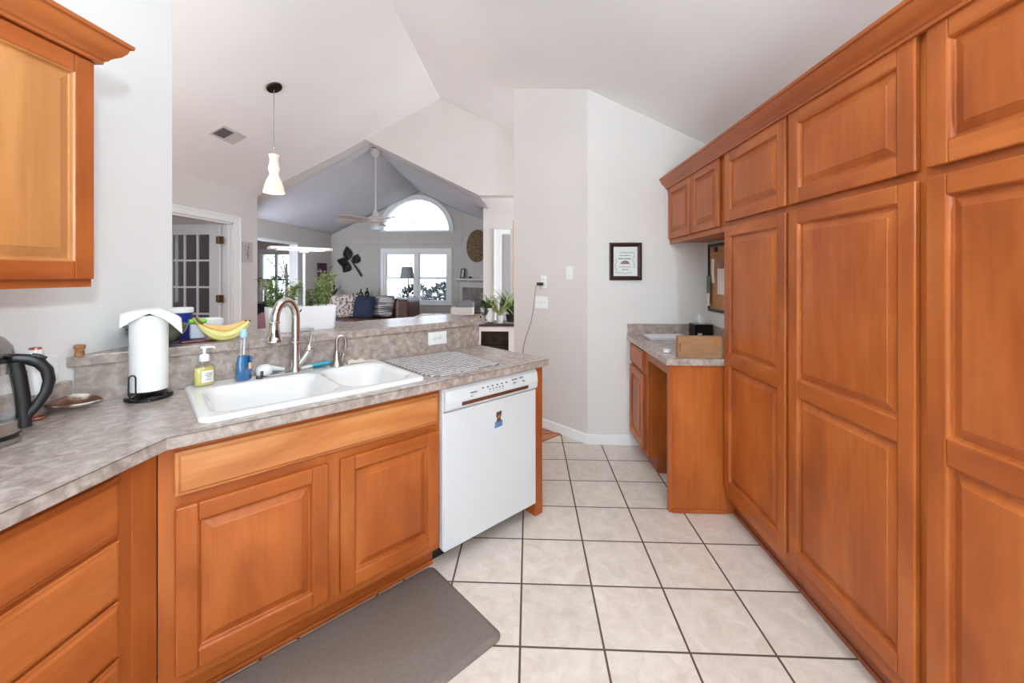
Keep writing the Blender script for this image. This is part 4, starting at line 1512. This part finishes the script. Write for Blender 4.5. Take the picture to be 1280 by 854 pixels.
pl.energy = 1.2
pl.color = (1.0, .80, .58)
pl.shadow_soft_size = .05
plo = bpy.data.objects.new('pendant_light', pl)
COL.objects.link(plo)
plo.parent = t
plo.location = (0, 0, 2.20)

t = thing('air_vent', 'white ceiling air register with louvers left of the pendant', 'air vent', (-3.027, 4.008, zl(-3.027) - .002))
t.rotation_euler = (0, R(-26.9), 0)
m = MB()
m.prism([(-.085, -.165), (.085, -.165), (.085, .165), (-.085, .165)], -.008, 0, holes=[[(-.062, -.142), (.062, -.142), (.062, .142), (-.062, .142)]])
m.build('frame', M('vent_white', (206, 202, 198), .5), t)
B(-.062, .062, -.142, .142, -.001, -.0005).build('duct_back', M('vent_dark', (118, 112, 108), .8), t)
m = MB()
for i in range(11):
    y = -.135 + i * .0135
    m.box(-.062, .062, y, y + .002, -.008, -.002)
m.build('louvers', M('vent_louver_shade', (120, 116, 114), .6), t)
m = MB()
for i in range(11):
    y = .008 + i * .0122
    m.box(-.062, .062, y, y + .0095, -.008, -.006)
m.build('louvers', M('vent_white'), t)

t = thing('wall_print', 'small unframed botanical print beside the french doors', 'picture', (-3.684, 5.205, 1.705), R(90))
B(-.10, .10, -.012, 0, -.132, .132).build('panel', M('canvas_grey', (190, 182, 176), .7), t)
m = MB()
m.tube([(.01, -.0135, -.09), (.0, -.0135, 0), (.015, -.0135, .07)], .004, 6)
for x, z in ((.03, .06), (-.03, .03), (.035, 0), (-.02, -.03), (.02, .09), (-.035, .075), (.03, -.04)):
    m.leaf((x * .3, -.0135, z - .02), (x, 0, .03), .055, .03, up=Vector((0, 1, 0)), droop=0)
m.build('drawing', M('print_grey_ink', (118, 110, 108), .7), t)

# ------------------------------------------------------------------ living room
lib = bpy.data.materials
fanw = M('fan_white', (186, 180, 174), .45)
t = thing('ceiling_fan', 'white ceiling fan on a long rod in the living room', 'ceiling fan', (-2.20, 5.80, 0), R(20))
fz = 3.19
MB().lathe([(.03, fz - .10), (.045, fz - .085), (.07, fz - .03), (.072, fz + .02)], (0, 0), 28).build('canopy', fanw, t, smooth=35)
MB().cyl((0, 0, 2.28), (0, 0, fz - .09), .013, seg=14).build('down_rod', fanw, t, smooth=40)
MB().lathe([(.015, 2.34), (.035, 2.32), (.05, 2.25), (.10, 2.235), (.118, 2.205), (.112, 2.165), (.07, 2.15), (.06, 2.14), (.055, 2.11), (.0, 2.105)], (0, 0), 32).build('motor_housing', fanw, t, smooth=35)
for k in range(5):
    a = R(72 * k + 8)
    m = MB()
    ca, sa = math.cos(a), math.sin(a)
    sec = []
    for r_, w in ((.10, .022), (.17, .024), (.20, .055), (.30, .062), (.50, .068), (.585, .064), (.605, .04)):
        row = []
        for s in (-1, 1):
            for dz in (.003, -.003):
                zz = 2.185 + s * w * .18 + dz
                row.append(m.v(ca * r_ - sa * s * w, sa * r_ + ca * s * w, zz))
        sec.append(row)
    for p, q in zip(sec, sec[1:]):
        m.f([p[0], p[2], q[2], q[0]])
        m.f([p[1], q[1], q[3], p[3]])
        m.f([p[0], q[0], q[1], p[1]])
        m.f([p[2], p[3], q[3], q[2]])
    m.f([sec[0][0], sec[0][1], sec[0][3], sec[0][2]])
    m.f([sec[-1][0], sec[-1][2], sec[-1][3], sec[-1][1]])
    m.build('blade', fanw, t)
MB().lathe([(.055, 2.108), (.066, 2.09), (.062, 2.055), (.035, 2.035), (.0, 2.03)], (0, 0), 26).build('light_kit', M('fan_glass', (196, 206, 220), .25), t, smooth=40)
MB().cyl((.045, -.03, 1.70), (.045, -.03, 2.11), .002, seg=6).build('pull_chain', M('cord_grey'), t)

# gallery wall things
metal_art = M('black_iron', (26, 25, 26), .55)
t = thing('wall_sculpture', 'black metal three-leaf branch sculpture on the far wall', 'wall art', (-3.79, 8.51, 1.66))
m = MB()
m.tube([(.26, 0, -.28), (.20, 0, -.18), (.10, 0, -.04), (.04, -.01, .06)], [.022, .018, .014, .010], 8)
m.build('stem', metal_art, t)
for cx, cz_, ang_, ln, wd in ((-.02, .10, 100, .30, .17), (-.06, .0, 165, .26, .15), (-.02, -.04, 235, .24, .17), (.13, .02, 75, .22, .15)):
    m = MB()
    d = Vector((math.cos(R(ang_)), 0, math.sin(R(ang_))))
    s = Vector((-d.z, 0, d.x))
    top = []
    n = 22
    poly = []
    for i in range(n + 1):
        tt = i / n
        poly.append((tt, wd * .72 * math.sin(math.pi * min(.999, tt ** .8)) * (1 if i % 2 else .66)))
    c0 = [m.v(*(Vector((cx, -.012, cz_)) + d * (ln * a - .04) + Vector((0, -.02 * math.sin(3.1 * a), 0)))) for a, w in poly]
    for sg in (-1, 1):
        e0 = [m.v(*(Vector((cx, 0, cz_)) + d * (ln * a - .04) + s * sg * w)) for a, w in poly]
        for i in range(n):
            m.f([c0[i], c0[i + 1], e0[i + 1], e0[i]])
    o = m.build('leaf', metal_art, t)
    md = o.modifiers.new('thick', 'SOLIDIFY')
    md.thickness = .006
t = thing('canvas_painting', 'dark purple canvas painting on the living room side wall', 'painting', (-4.198, 8.14, 1.47), R(90))
B(-.165, .165, -.03, 0, -.175, .175).build('canvas', Mn('purple_black_paint', [(34, 16, 34), (84, 26, 74), (112, 36, 96)], 3, .5, 4), t, bevel=.004)

t = thing('woven_disc', 'large round woven basket disc above the mantel', 'wall basket', (-1.03, 8.155, 1.985), R(-45))
m = MB()
for i in range(9):
    rr_ = .032 + i * .034
    m.tube([(rr_ * math.cos(2 * math.pi * k / 36), -.02 - .03 * (1 - i / 8) * .4, rr_ * math.sin(2 * math.pi * k / 36)) for k in range(36)], .019, 6, closed=True)
m.prism([(.30 * math.cos(2 * math.pi * k / 36), .30 * math.sin(2 * math.pi * k / 36)) for k in range(36)], -.018, -.006, 'y')
m.build('weave', Mn('seagrass_weave', [(74, 58, 42), (120, 98, 72), (146, 122, 92)], 45, .9, 3), t, smooth=50)

# fireplace on the diagonal wall
DV = Vector((K, -K, 0))
def diag(s, z, off=0.0):
    return (-1.40 + s * K - off * K, 8.55 - s * K - off * K, z)
t = thing('fireplace', 'white mantel fireplace with grey tile surround on the corner wall', 'fireplace', diag(0.0, 0), R(-45))
gt = Mn('grey_stone_tile', [(118, 110, 106), (146, 138, 132)], 6, .5, 5)
m = MB()
m.prism([(.10, .0), (1.02, .0), (1.02, 1.15), (.10, 1.15)], -.05, -.003, 'y', holes=[[(.32, .05), (.86, .05), (.86, .66), (.32, .66)]])
m.build('tile_surround', gt, t)
m = MB()
for x in (.25, .40, .55, .70, .85):
    m.box(x, x + .006, -.0508, -.0495, .66, 1.15)
m.box(.10, 1.02, -.0508, -.0495, .90, .905)
m.build('grout_lines', M('grout_grey', (96, 90, 86), .8), t)
m = MB()
m.box(.03, 1.09, -.075, -.003, 1.15, 1.255)
m.box(.03, .10, -.075, -.003, 0, 1.15)
m.box(1.02, 1.09, -.075, -.003, 0, 1.15)
m.build('surround_frame', M('mantel_white', (206, 202, 198), .4), t, bevel=.004)
m = MB()
m.prism([(-.075, 1.255), (-.12, 1.28), (-.18, 1.30), (-.18, 1.335), (-.003, 1.335), (-.003, 1.255)], .0, 1.08, 'x')
m.build('mantel_shelf', M('mantel_white'), t, bevel=.004)
m = MB()
m.box(.32, .86, -.048, -.044, .05, .66)
m.build('firebox_glass', M('firebox_black', (14, 13, 13), .2), t)
t = thing('framed_photo', 'dark-framed photo standing on the mantel', 'picture', diag(.15, 1.336, .10), R(-45))
t.rotation_euler = (R(-8), 0, R(-40))
m = MB()
win_frame(m, -.06, .06, 0, .20, -.012, .004, .018)
m.build('frame', black, t)
B(-.045, .045, -.004, 0, .016, .184).build('photo', M('photo_grey', (176, 176, 178), .4), t)
o = MB().lathe([(.02, 0), (.035, .01), (.032, .03), (.012, .04), (.0, .041)], (0, 0), 16).build('candle_dish', black, smooth=40, loc=diag(.40, 1.336, .09))
tag(o, 'small dark dish on the mantel right of the photo', 'dish')
for k, (s, h) in enumerate(((.80, .075), (.875, .06))):
    o = MB().lathe([(.024, 0), (.026, .004), (.026, h), (.0, h)], (0, 0), 16).build('pillar_candle', M('candle_white', (214, 210, 204), .5), smooth=40, loc=diag(s, 1.336, .09))
    tag(o, ('taller white candle on the mantel', 'shorter white candle at the right end of the mantel')[k], 'candle')

# floor lamp
t = thing('floor_lamp', 'tall floor lamp with grey drum shade before the window', 'floor lamp', (-2.37, 7.9, 0))
MB().lathe([(.14, 0), (.145, .01), (.13, .022), (.015, .03)], (0, 0), 28).build('base', black, t, smooth=35)
MB().cyl((.02, 0, .025), (.02, 0, 1.40), .011, seg=10).build('pole', M('lamp_pole_grey', (92, 88, 86), .4, .5), t)
MB().lathe([(.135, 1.335), (.103, 1.565)], (.0, 0), 32, cap=False).build('lamp_shade', M('grey_linen', (142, 146, 146), .9), t, smooth=50)

# sofa (sectional) with pillows
leather = Mn('brown_leather', [(78, 54, 42), (104, 74, 58)], 10, .45, 4)
t = thing('sofa', 'brown leather sectional sofa under the window', 'sofa', (-3.0, 7.35, 0))
def soft(x0, x1, y0, y1, z0, z1, r=.06):
    return B(x0, x1, y0, y1, z0, z1)
soft(-.85, .80, -.30, .50, .08, .44).build('base', leather, t, bevel=.03)
soft(-.82, -.02, -.33, .30, .44, .62).build('seat_cushion', leather, t, bevel=.05, bseg=3)
soft(.0, .78, -.33, .30, .44, .62).build('seat_cushion', leather, t, bevel=.05, bseg=3)
soft(-.85, -.02, .26, .52, .44, .96).build('back_cushion', leather, t, bevel=.07, bseg=3)
soft(.0, .66, .26, .52, .44, .96).build('back_cushion', leather, t, bevel=.07, bseg=3)
soft(-1.10, -.86, -.55, .52, .08, .80).build('armrest', leather, t, bevel=.07, bseg=3)
soft(.66, .90, -.30, .52, .08, .98).build('armrest', leather, t, bevel=.07, bseg=3)
fab = {'a': Mn('brown_cream_pattern', [(96, 80, 76), (176, 160, 152), (206, 196, 190)], 26, .9, 2, (1, 2, 1), (.4, .6)), 'b': M('navy_velvet', (24, 34, 58), .8),
       'c': Mn('grey_stripe_weave', [(90, 86, 92), (186, 178, 178)], 5, .9, 1, (.4, .4, 7), (.45, .55)), 'd': Mn('striped_throw', [(84, 78, 84), (172, 162, 160)], 4, .95, 1, (7, .4, .4), (.42, .55))}
def pillow(name, label, cx, cy, cz, w, h, mat, tilt, yaw=0):
    m = MB()
    def fn(sgn):
        def g(a, b):
            s, q = 2 * a - 1, 2 * b - 1
            k = max(0, (1 - s * s) * (1 - q * q)) ** .45
            pin = 1 - .07 * (s * s * q * q)
            return (s * w / 2 * pin, sgn * .065 * k, q * h / 2 * pin)
        return g
    m.grid(10, 10, fn(-1))
    m.grid(10, 10, fn(1))
    bmesh.ops.remove_doubles(m.bm, verts=m.bm.verts, dist=1e-4)
    o = m.build(name, mat, smooth=60, loc=(cx, cy, cz), rot=(R(tilt), 0, R(yaw)))
    tag(o, label, 'pillow', 'pillows on the sofa')
pillow('throw_pillow', 'brown and cream patterned pillow at the left of the sofa', -3.38, 7.36, .84, .50, .42, fab['a'], -16, 14)
pillow('throw_pillow', 'navy blue pillow in the middle of the sofa', -2.98, 7.30, .83, .40, .40, fab['b'], -18, -5)
pillow('throw_pillow', 'grey striped pillow right of the navy pillow', -2.66, 7.40, .84, .40, .40, fab['c'], -18, -8)
m = MB()
m.grid(20, 14, lambda a, b: (-2.74 + .84 * a, 6.36 + .56 * b, .625 + .012 * math.sin(9 * a) + .06 * max(0, .3 - abs(a - .4)) + (-.0 if b > .12 else -.4 * (.12 - b))))
o = m.build('throw_blanket', fab['d'], smooth=60)
md = o.modifiers.new('thick', 'SOLIDIFY')
md.thickness = .02
tag(o, 'grey striped throw blanket spread over the ottoman', 'blanket')
t = thing('ottoman', 'wide brown ottoman in front of the sofa under the blanket', 'ottoman', (-2.32, 6.50, 0))
B(-.42, .42, -.20, .42, .10, .60).build('cushion', leather, t, bevel=.05, bseg=3)
for sx_ in (-.36, .36):
    for sy_ in (-.14, .36):
        B(sx_ - .03, sx_ + .03, sy_ - .03, sy_ + .03, 0, .11).build('foot', black, t)
t = thing('side_table', 'low black side table with crossed legs before the sofa', 'table', (-3.02, 6.35, 0))
B(-.20, .20, -.16, .16, .60, .625).build('table_top', black, t, bevel=.004)
for sx_ in (-1, 1):
    for sy_ in (-1, 1):
        MB().cyl((sx_ * .16, sy_ * .12, .60), (sx_ * .06, sy_ * .10, .0), .012, seg=8).build('leg', black, t)
o = B(-.09, .09, -.06, .06, 0, .05).build('book', M('book_grey_blue', (150, 160, 172), .6), loc=(-3.05, 6.33, .626), bevel=.003)
tag(o, 'pale blue book on the black side table', 'book')

# console with bottles behind the sofa
t = thing('console_table', 'dark narrow console table against the far wall behind the sofa', 'table', (-3.62, 8.28, 0))
dkw = M('espresso_wood', (44, 34, 30), .4)
B(-.52, .52, -.14, .16, .86, .895).build('table_top', dkw, t)
for sx_ in (-.48, .48):
    for sy_ in (-.11, .13):
        B(sx_ - .025, sx_ + .025, sy_ - .025, sy_ + .025, 0, .86).build('leg', dkw, t)
bt = [(-3.42, .23, .045, (58, 44, 36), 'clear brown-tinted bottle second from right on the console'), (-3.29, .25, .05, (16, 20, 16), 'tall dark wine bottle at the right end of the console'), (-3.58, .14, .035, (40, 34, 34), 'short dark bottle in the middle of the console'),
      (-3.70, .11, .034, (120, 116, 108), 'small pale jar on the console'), (-3.50, .16, .03, (74, 66, 60), 'slim brown bottle on the console')]
for x, h, r_, cc, lab in bt:
    o = MB().lathe([(r_ * .9, 0), (r_, .006), (r_, h * .55), (r_ * .85, h * .64), (r_ * .32, h * .76), (r_ * .3, h * .94), (r_ * .38, h * .95), (r_ * .38, h), (.0, h)], (0, 0), 18).build('bottle', M('bottle_tint_%d' % int(h * 100), cc, .15), smooth=40, loc=(x, 8.22, .8955))
    tag(o, lab, 'bottle', 'bottles on the console')


def potted(name, label, loc, pot_prof, pot_m, blades, leaf_m, L, W, arch, rise, seed=1, soil_z=None):
    t = thing(name, label, 'plant', loc)
    MB().lathe(pot_prof, (0, 0), 28).build('pot', pot_m, t, smooth=40)
    zt = pot_prof[-1][1] if soil_z is None else soil_z
    m = MB()
    rnd = random.Random(seed)
    for i in range(blades):
        a = rnd.uniform(0, 2 * math.pi)
        rr_ = rnd.uniform(0, .02)
        m.blade((rr_ * math.cos(a), rr_ * math.sin(a), zt), (math.cos(a), math.sin(a), 0), L * rnd.uniform(.6, 1.1), W, arch * rnd.uniform(.7, 1.2), rise=rise * rnd.uniform(.7, 1.3))
    m.build('leaves', leaf_m, t)
    return t


green_leaf = Mn('mid_green_leaf', [(40, 62, 32), (74, 104, 52), (110, 138, 76)], 30, .45, 3)
varieg = Mn('variegated_leaf', [(92, 124, 62), (170, 190, 128), (214, 222, 178)], 34, .45, 2)
dark_leaf = Mn('dark_green_leaf', [(20, 32, 20), (36, 54, 32)], 25, .45, 3)
potted('spiky_plant', 'dark spiky plant at the left end of the console', (-3.98, 8.18, .8955), [(.05, 0), (.06, .01), (.07, .09), (.0, .09)], M('dark_pot', (40, 34, 32), .5), 26, dark_leaf, .24, .022, .5, 1.6, 4)
# planter on the window sill
t = thing('window_planter', 'small black box planter on the window sill by the lamp', 'planter', (-2.42, 8.50, .8005))
B(-.06, .06, -.035, .035, .0, .12).build('box', black, t, bevel=.004)
MB().lathe([(.015, .12), (.02, .14), (.012, .17), (.0, .172)], (0, 0), 12).build('figurine', M('pale_stone', (190, 190, 186), .6), t, smooth=40)

# white buffet with basket box and paper near the bar
t = thing('buffet', 'white buffet with tan wooden top beyond the bar', 'sideboard', (-1.22, 6.10, 0), R(0))
bw = M('buffet_white', (226, 220, 212), .45)
B(-.42, .45, -.25, .30, .06, .765).build('body', bw, t)
B(-.46, .47, -.29, .32, .765, .80).build('wooden_top', Mn('tan_butcher_block', [(150, 114, 84), (178, 142, 110)], 4, .45, 4, (6, .5, 1)), t, bevel=.004)
for x in (-.42, .02):
    B(x + .02, x + .41, -.268, -.25, .10, .74).build('door', bw, t, bevel=.004)
t = thing('storage_crate', 'off-white wooden crate on the buffet', 'crate', (-.99, 6.10, .8005))
wc = M('crate_white', (216, 208, 198), .7)
m = MB()
m.box(-.16, .16, -.11, .11, 0.012, .125)
m.build('crate_body', wc, t, bevel=.004)
for x in (-.12, -.04, .04, .12):
    B(x - .016, x + .016, -.10, .10, 0, .013).build('foot', M('crate_foot', (120, 96, 74), .7), t)
m = MB()
m.prism([(-.10, .126), (.15, .126), (.15, .20), (.04, .235), (-.10, .155)], -.09, .09, 'y')
o = m.build('gift_box', M('slate_grey_card', (122, 122, 126), .6), loc=(-.975, 6.10, .8005), bevel=.003)
tag(o, 'slanted grey box resting on the white crate', 'box')
o = B(-.09, .09, -.05, .05, 0, .022).build('folded_paper', M('paper_white'), loc=(-1.50, 6.02, .8005), bevel=.003)
tag(o, 'folded white paper at the left end of the buffet', 'paper')
potted('trailing_plant', 'small green plant below the living room window', (-1.66, 7.55, .0), [(.12, .45), (.14, .47), (.16, .62), (.0, .62)], M('basket_pot', (120, 96, 70), .8), 40, green_leaf, .22, .03, .9, .6, 9)
B(-.15, .15, -.15, .15, 0, .45).build('stand', dkw, bpy.data.objects['trailing_plant'], bevel=.004)

# display cabinet in the hall with plants
t = thing('display_cabinet', 'white glass-front cabinet with dark wooden top in the hall', 'cabinet', (-.40, 5.10, 0), R(0))
m = MB()
win_frame(m, -.26, .21, .04, .765, -.01, .012, .062)
m.build('door_frame', bw, t, bevel=.003)
m = MB()
m.box(-.28, -.26, -.01, .36, .0, .765)
m.box(.21, .23, -.01, .36, .0, .765)
m.box(-.26, .21, .34, .36, .04, .765)
m.box(-.26, .21, .02, .34, .04, .06)
m.build('body', bw, t)
for z in (.30, .52):
    B(-.255, .205, .03, .335, z, z + .02).build('shelf', dkw, t)
B(-.20, .15, .001, .005, .10, .705).build('glass_pane', glass('cabinet_glass', (190, 186, 184), .10), t)
B(-.30, .25, -.03, .38, .766, .80).build('wooden_top', M('dark_walnut_top', (62, 48, 42), .35), t, bevel=.004)
B(.231, .27, 0, .36, 0, .79).build('side_post', M('dark_walnut_top'), t)
for k, (x, z, h, cc, lab) in enumerate(((-.15, .541, .08, (70, 56, 46), 'dark mug on the upper shelf inside the display cabinet'), (-.03, .541, .07, (110, 84, 66), 'brown cup on the upper shelf inside the display cabinet'),
                                        (-.10, .321, .10, (40, 36, 36), 'black box-shaped jar on the lower shelf of the display cabinet'))):
    o = MB().lathe([(.03, 0), (.04, .005), (.042, h), (.036, h), (.034, .01), (.0, .01)], (0, 0), 18).build('jar', M('jar_%d' % k, cc, .4), smooth=40, loc=(-.40 + x, 5.24, z))
    tag(o, lab, 'jar')
marble = Mn('white_marble_vein', [(70, 68, 70), (222, 218, 214), (232, 229, 226)], 3.5, .3, 6, (1, 1, 1), (.40, .50), distort=1.5)
potted('spider_plant', 'variegated spider plant in a white marble pot on the display cabinet', (-.52, 5.20, .8005), [(.06, 0), (.075, .01), (.095, .17), (.098, .19), (.09, .19), (.085, .17), (.0, .17)], marble, 64, green_leaf, .28, .028, .9, 1.2, 12, .17)
t2 = potted('spider_plant', 'pale arching spider plant in a small grey pot on the display cabinet', (-.365, 5.13, .8005), [(.035, 0), (.042, .008), (.046, .10), (.04, .10), (.0, .095)], M('grey_white_pot', (206, 202, 200), .4), 54, varieg, .38, .022, .75, 1.4, 15)
potted('leafy_plant', 'green leafy plant in a dark pot at the right of the display cabinet', (-.22, 5.20, .8105), [(.05, 0), (.06, .01), (.075, .10), (.068, .10), (.0, .095)], M('dark_brown_pot', (46, 32, 28), .35), 60, green_leaf, .30, .036, .8, 1.4, 18)
o = MB().lathe([(.05, 0), (.085, .003), (.088, .009), (.0, .008)], (0, 0), 24).build('saucer', M('glazed_white'), smooth=40, loc=(-.22, 5.20, .8005))
tag(o, 'white saucer under the dark plant pot', 'saucer')

# sunroom things seen behind the planter
t = thing('work_desk', 'black desk piled with small things in the sunroom', 'desk', (-4.85, 7.25, 0))
B(-.36, .30, -.22, .26, .86, .90).build('desk_top', M('desk_black', (22, 22, 26), .4), t)
B(-.36, .30, -.20, .24, .45, .86).build('drawer_unit', M('desk_navy', (26, 28, 38), .4), t)
for sx_ in (-.33, .27):
    for sy_ in (-.18, .22):
        B(sx_ - .025, sx_ + .025, sy_ - .025, sy_ + .025, 0, .45).build('leg', M('desk_black'), t)
t = thing('table_lamp', 'small lamp with pale shade on the black desk', 'lamp', (-4.78, 7.25, .9005))
MB().lathe([(.06, 0), (.065, .01), (.02, .03), (.018, .22), (.01, .26)], (0, 0), 20).build('base', M('desk_black'), t, smooth=40)
MB().lathe([(.13, .24), (.09, .40)], (0, 0), 28, cap=False).build('lamp_shade', M('shade_taupe', (176, 164, 152), .9), t, smooth=50)
for k, (x, y, r_, h, cc, lab) in enumerate(((-4.98, 7.15, .045, .13, (214, 212, 208), 'white cup at the left of the black desk'), (-4.62, 7.12, .05, .17, (206, 204, 204), 'white jar at the right of the black desk'), (-5.08, 7.2, .06, .20, (24, 24, 26), 'black canister at the far left of the desk'))):
    o = MB().lathe([(r_ * .85, 0), (r_, .01), (r_, h), (r_ * .85, h), (r_ * .8, .02), (.0, .02)], (0, 0), 20).build('canister', M('canister_%d' % k, cc, .4), smooth=40, loc=(x, y, .9005))
    tag(o, lab, 'canister')
t = thing('armchair', 'dark red upholstered chair beside the black desk', 'chair', (-4.02, 6.12, 0), R(10))
rf = M('oxblood_fabric', (54, 10, 13), .8)
m = MB()
m.prism([(-.24, .36), (.24, .36), (.27, .60), (.25, .74), (.16, .82), (-.16, .82), (-.25, .74), (-.27, .60)], .15, .24, 'y')
m.build('backrest', rf, t, bevel=.03, bseg=3)
B(-.25, .25, -.25, .22, .33, .46).build('seat', rf, t, bevel=.04, bseg=3)
for sx_ in (-.2, .2):
    for sy_ in (-.2, .18):
        MB().cyl((sx_, sy_, 0), (sx_, sy_, .34), .016, .022, 10).build('leg', dkw, t)
t = thing('garland', 'leafy green garland strung across the sunroom window', 'garland', (-5.65, 8.93, 1.27))
m = MB()
rnd = random.Random(5)
pts = [(-.55 + 1.15 * i / 14, 0, .06 * math.sin(i * 1.1) - .05 * math.cos(i * .5)) for i in range(15)]
m.tube(pts, .006, 6)
m.build('vine', M('herb_stem'), t)
m = MB()
for i in range(170):
    k = rnd.uniform(0, 14)
    p = Vector(pts[int(k)])
    a = rnd.uniform(0, 6.28)
    m.leaf(p + Vector((rnd.uniform(-.05, .05), 0, 0)), (math.cos(a), -.4, math.sin(a)), rnd.uniform(.05, .09), .035)
m.build('leaves', dark_leaf, t)
# dark wood cabinet edge below the window planter / bin
# ------------------------------------------------------------------ outdoors
gm = Mn('pale_pavement', [(150, 148, 142), (176, 172, 164)], 3, .9, 4)  # pale grey ground colour
struct(B(-16, 8, 8.7, 30, -.25, -.15).build('ground_outside', gm))


def bush(name, label, c, rx, ry, rz_, n, L, mat, seed, trunk=None):
    t = thing(name, label, 'bush' if trunk is None else 'tree', c)
    rnd = random.Random(seed)
    m = MB()
    for i in range(n):
        v = Vector((rnd.gauss(0, 1), rnd.gauss(0, 1), rnd.gauss(0, 1))).normalized() * rnd.uniform(.65, 1.0) ** .6
        p = Vector((v.x * rx, v.y * ry, v.z * rz_ + (trunk or rz_)))
        m.leaf(p, v + Vector((rnd.uniform(-.6, .6), rnd.uniform(-.6, .6), rnd.uniform(-.3, .6))), L * rnd.uniform(.7, 1.3), L * .5)
    m.build('foliage', mat, t)
    m = MB()
    m.tube([(0, 0, 0), (.03, 0, (trunk or rz_) * .6), (0, .02, (trunk or rz_))], [.06, .05, .03] if trunk else [.03, .025, .02], 8)
    for k in range(5):
        a = k * 1.25
        m.tube([(0, .02, (trunk or rz_) * .75), (math.cos(a) * rx * .6, math.sin(a) * ry * .6, (trunk or rz_) + rz_ * .4)], [.02, .008], 6)
    m.build('trunk', M('bark', (92, 76, 62), .9), t)


hedge_m = Mn('hedge_leaf', [(30, 46, 34), (58, 76, 54)], 8, .7, 3)
bush('garden_bush', 'rounded green bush outside the right half of the living room window', (-2.20, 11.4, -.15), .80, .6, .66, 1700, .17, hedge_m, 3)
bush('garden_bush', 'smaller bush outside the left half of the living room window', (-3.75, 13.5, -.15), .60, .5, .60, 800, .17, hedge_m, 4)
bush('shade_tree', 'bare-looking tree seen through the sunroom window', (-7.4, 12.2, -.15), 1.5, 1.2, 1.5, 420, .16, Mn('autumn_leaf', [(150, 130, 96), (190, 176, 140)], 8, .7, 3), 6, trunk=1.9)
t = thing('window_blind', 'half-lowered white slatted blind on the right sash of the living room window', 'blind', (-2.02, 8.575, 0))
m = MB()
for i in range(16):
    z = .84 + i * .030
    m.box(-.29, .30, -.016, .010, z, z + .0025)
m.build('slats', M('blind_white', (208, 214, 222), .5), t)
B(-.29, .30, -.02, .012, 1.318, 1.34).build('head_rail', M('blind_white'), t)
for x in (-.2, .2):
    MB().cyl((x, -.003, .84), (x, -.003, 1.33), .0015, seg=5).build('ladder_cord', M('blind_white'), t)
